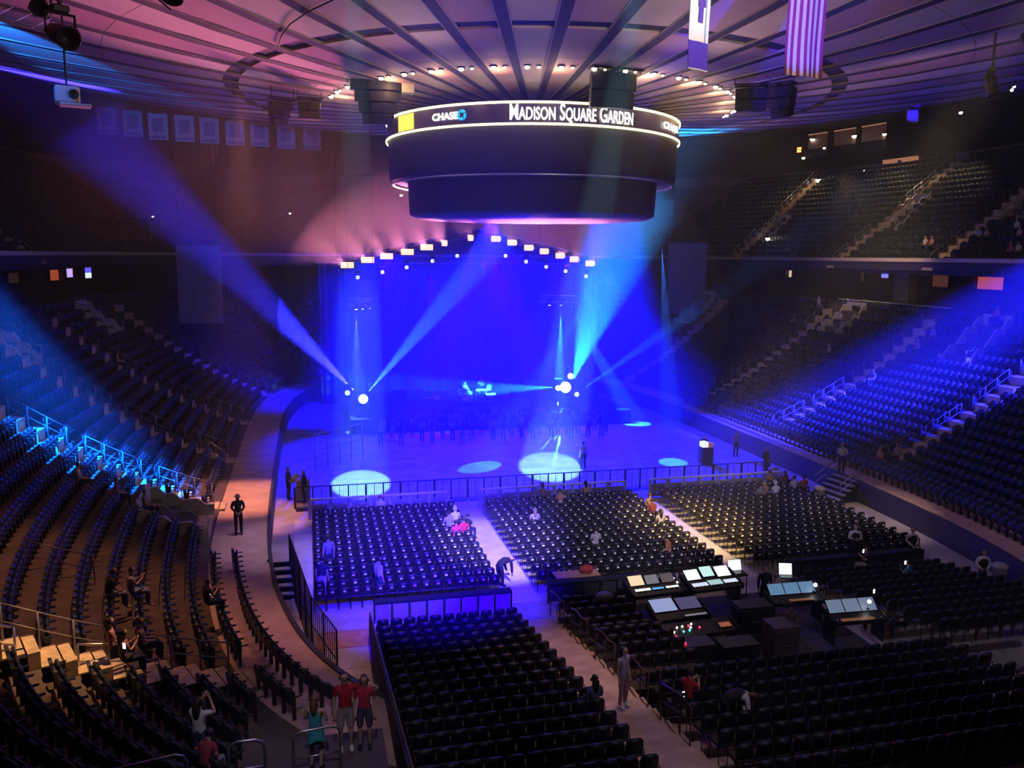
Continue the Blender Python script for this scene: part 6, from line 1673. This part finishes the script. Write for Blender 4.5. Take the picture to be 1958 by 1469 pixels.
def upz(x, y):
    d = dist(x, y); return zup(max(0, min(NU - 1, int((d - DU) / ROWD)))) + .02
for k, (y, dd, c, lb) in enumerate(((58.6, 1.9, WHT, 'white shirted one of the pair in the upper tier beside the second aisle'), (57.9, 1.9, (.60, .18, .10), 'orange shirted one of the pair in the upper tier beside the second aisle'), (53.9, 2.6, WHT, 'white shirted person right of the second upper aisle, left one'), (53.2, 2.6, (.55, .35, .30), 'tan shirted person right of the second upper aisle, right one'),
        (51.3, 3.5, WHT, 'white shirted person high in the right group of the upper tier'), (50.2, 2.8, (.5, .45, .45), 'grey shirted person in the right group of the upper tier'), (49.3, 1.0, (.40, .10, .14), 'maroon shirted person low in the right group of the upper tier'), (48.6, 1.0, WHT, 'white shirted person low in the right group of the upper tier'), (47.5, 2.0, (.45, .40, .45), 'pale shirted person at the right edge of the upper tier'))):
    i = int(dd / .76); P, N = side_point('r', y, DU + (i + .55) * ROWD)
    person((P.x, P.y, zup(i) + .02), 270, 'sit', lb, [('tshirt', c), ('trousers', NAVY)], h=1.75)
# --- stage: the band
st(12.3, 66.7, 180, 'sit_phone', 'drummer seated behind the white drums on the riser', [('tshirt', WHT), ('trousers', NAVY)], z=1.40, h=1.78)
st(13.6, 66.5, 180, 'hold', 'keyboard player standing behind the pale keyboard on the riser', [('long_shirt', WHT), ('trousers', BLK)], z=1.40, h=1.80)
st(14.2, 66.0, 200, 'walk', 'stage hand in a pale shirt at the right edge of the riser', [('tshirt', WHT), ('trousers', BLK)], z=1.12, h=1.78)
st(16.2, 47.9, 0, 'stand', 'dark haired person standing at the right rim of the right light pool', [('tshirt', (.5, .3, .3)), ('trousers', BLK), ('shoes', BLK)], h=1.74)
# --- crowd along the stage front
CR = [('tshirt', 'trousers')]
proto = []
for k, (pz, fem) in enumerate((('stand', False), ('stand', True), ('hold', False), ('armscross', True), ('hands_front', False), ('photo', True))):
    proto.append((pz, fem))
pal = [(.10, .10, .14), (.45, .45, .5), (.20, .10, .12), (.08, .12, .2), (.30, .28, .3), (.03, .03, .04)]
for k in range(46):
    x = 4.4 + 17.2 * ((k * 0.618) % 1.0); y = 60.2 - 0.75 * (k % 6) - rnd.uniform(0, .4)
    pz, fem = proto[k % 6]
    t = thing('person', 'person standing in the dim blue crowd along the front of the stage', 'person', (x, y, 0.02), math.radians(rnd.uniform(-35, 35)), 'crowd along the front of the stage')
    t.rotation_euler.z += PI
    t.scale = (rnd.uniform(.94, 1.05),) * 3
    B = body(pz, fem)
    mslot(put('body', B['me'], t), pm(SKIN_A if k % 3 else SKIN_B, .55))
    mslot(put('shirt', garment(pz, fem, 'tshirt'), t), pm(pal[k % 6])); mslot(put('trousers', garment(pz, fem, 'trousers'), t), pm(pal[(k * 5 + 3) % 6]))
    mslot(put('hair', garment(pz, fem, 'long_hair' if fem else 'hair'), t), pm((.03, .02, .015), .5))
# --- things in hands
def phone(loc, label, st_=3.0, name='phone'):
    t = thing(name, label, 'phone', loc, rnd.uniform(-.4, .4))
    b = MB(); b.rbox((0, 0, 0), (0.08, 0.014, 0.155), 0.004); b.build('case', M_BLACK, t)
    b = MB(); b.box((0, -0.0075, 0), (0.07, 0.003, 0.14)); b.build('display', emis('phone_screen_%d' % int(st_ * 10), (.9, .95, 1.0), st_), t)
phone((-4.52, 20.72, 3.62), 'glowing phone of the woman in dark pink', 6)
phone((-3.18, 26.45, 2.52), 'white lit phone of the person in black low in the left stand', 8)
phone((8.72, 17.75, 2.35), 'white lit phone beside the seated person in red', 8)
phone((19.02, 24.25, 1.45), 'white lit phone held up right of the mixing desks', 8)
phone((22.5, 27.0, 1.2), 'lit phone of the person in the teal shirt', 5)
phone((21.9, 28.75, 1.1), 'lit phone of the dark clothed person behind the right block', 4)
t = thing('paper_sheet', 'pale sheet held by the man in dark clothes left of the barrier', 'paper', (-0.92, 44.75, 1.22), math.radians(20))
b = MB(); b.rbox((0, 0, 0), (0.62, 0.02, 0.34), 0.005); b.v = [tuple(Matrix.Rotation(-0.7, 3, 'Y') @ Vector(v)) for v in b.v]; b.build('sheet', M_WHITEP, t)
t = thing('lit_box', 'small stand with a white and orange lit box at the right floor edge', 'box', (24.3, 47.7, 0.0))
b = MB(); b.rbox((0, 0, 0.55), (0.8, 0.6, 1.1), 0.03); b.build('stand', M_BLACK, t)
b = MB(); b.rbox((-0.18, -0.05, 1.28), (0.38, 0.5, 0.34), 0.02); b.build('white_lamp_box', emis('box_white', (.6, .65, 1.0), 1.5), t)
b = MB(); b.rbox((0.2, -0.05, 1.24), (0.36, 0.5, 0.28), 0.02); b.build('orange_box', mat('box_orange', (.5, .2, .15), .6, emit=(.5, .18, .12), estr=.4), t)

# ------------------------------------------------------------------ haze in the air of the hall
mh = bpy.data.materials.new('stage_haze'); mh.use_nodes = True
nt = mh.node_tree; nt.nodes.remove(nt.nodes['Principled BSDF'])
vs_ = nt.nodes.new('ShaderNodeVolumeScatter'); vs_.inputs['Color'].default_value = (0.9, 0.9, 0.95, 1); vs_.inputs['Density'].default_value = 0.0008; vs_.inputs['Anisotropy'].default_value = 0.0
nt.links.new(vs_.outputs[0], nt.nodes['Material Output'].inputs['Volume'])
b = MB(); b.lathe([(0.001, 0.02), (61.8, 0.02), (61.8, 30.5), (0.001, 30.5)], 64, (CX, CY, 0))
hz = tag(b.build('haze', mh), 'thin stage haze filling the hall and catching the light beams', 'haze', kind='stuff')
try: mh.cycles.homogeneous_volume = True
except Exception: pass

for (nm, den, R_, lab) in (('middling_stage_haze', 0.0030, (36.0, 33.0, 20.0), 'wider thin pool of haze around the stage'), ('dense_stage_haze', 0.0140, (16.0, 17.0, 13.0), 'denser pool of haze hanging over the stage and the open floor')):
    ms = bpy.data.materials.new(nm); ms.use_nodes = True
    nt = ms.node_tree; nt.nodes.remove(nt.nodes['Principled BSDF'])
    vs_ = nt.nodes.new('ShaderNodeVolumeScatter'); vs_.inputs['Color'].default_value = (0.9, 0.9, 0.95, 1); vs_.inputs['Density'].default_value = den
    nt.links.new(vs_.outputs[0], nt.nodes['Material Output'].inputs['Volume'])
    b = MB(); b.lathe([(max(0.001, math.sin(PI * q / 16)), -math.cos(PI * q / 16)) for q in range(17)], 48)
    b.v = [(13.8 + R_[0] * x, 60 + R_[1] * y, max(0.03, 8.5 + R_[2] * z)) for (x, y, z) in b.v]
    tag(b.build('haze', ms), lab, 'haze', kind='stuff')
    try: ms.cycles.homogeneous_volume = True
    except Exception: pass
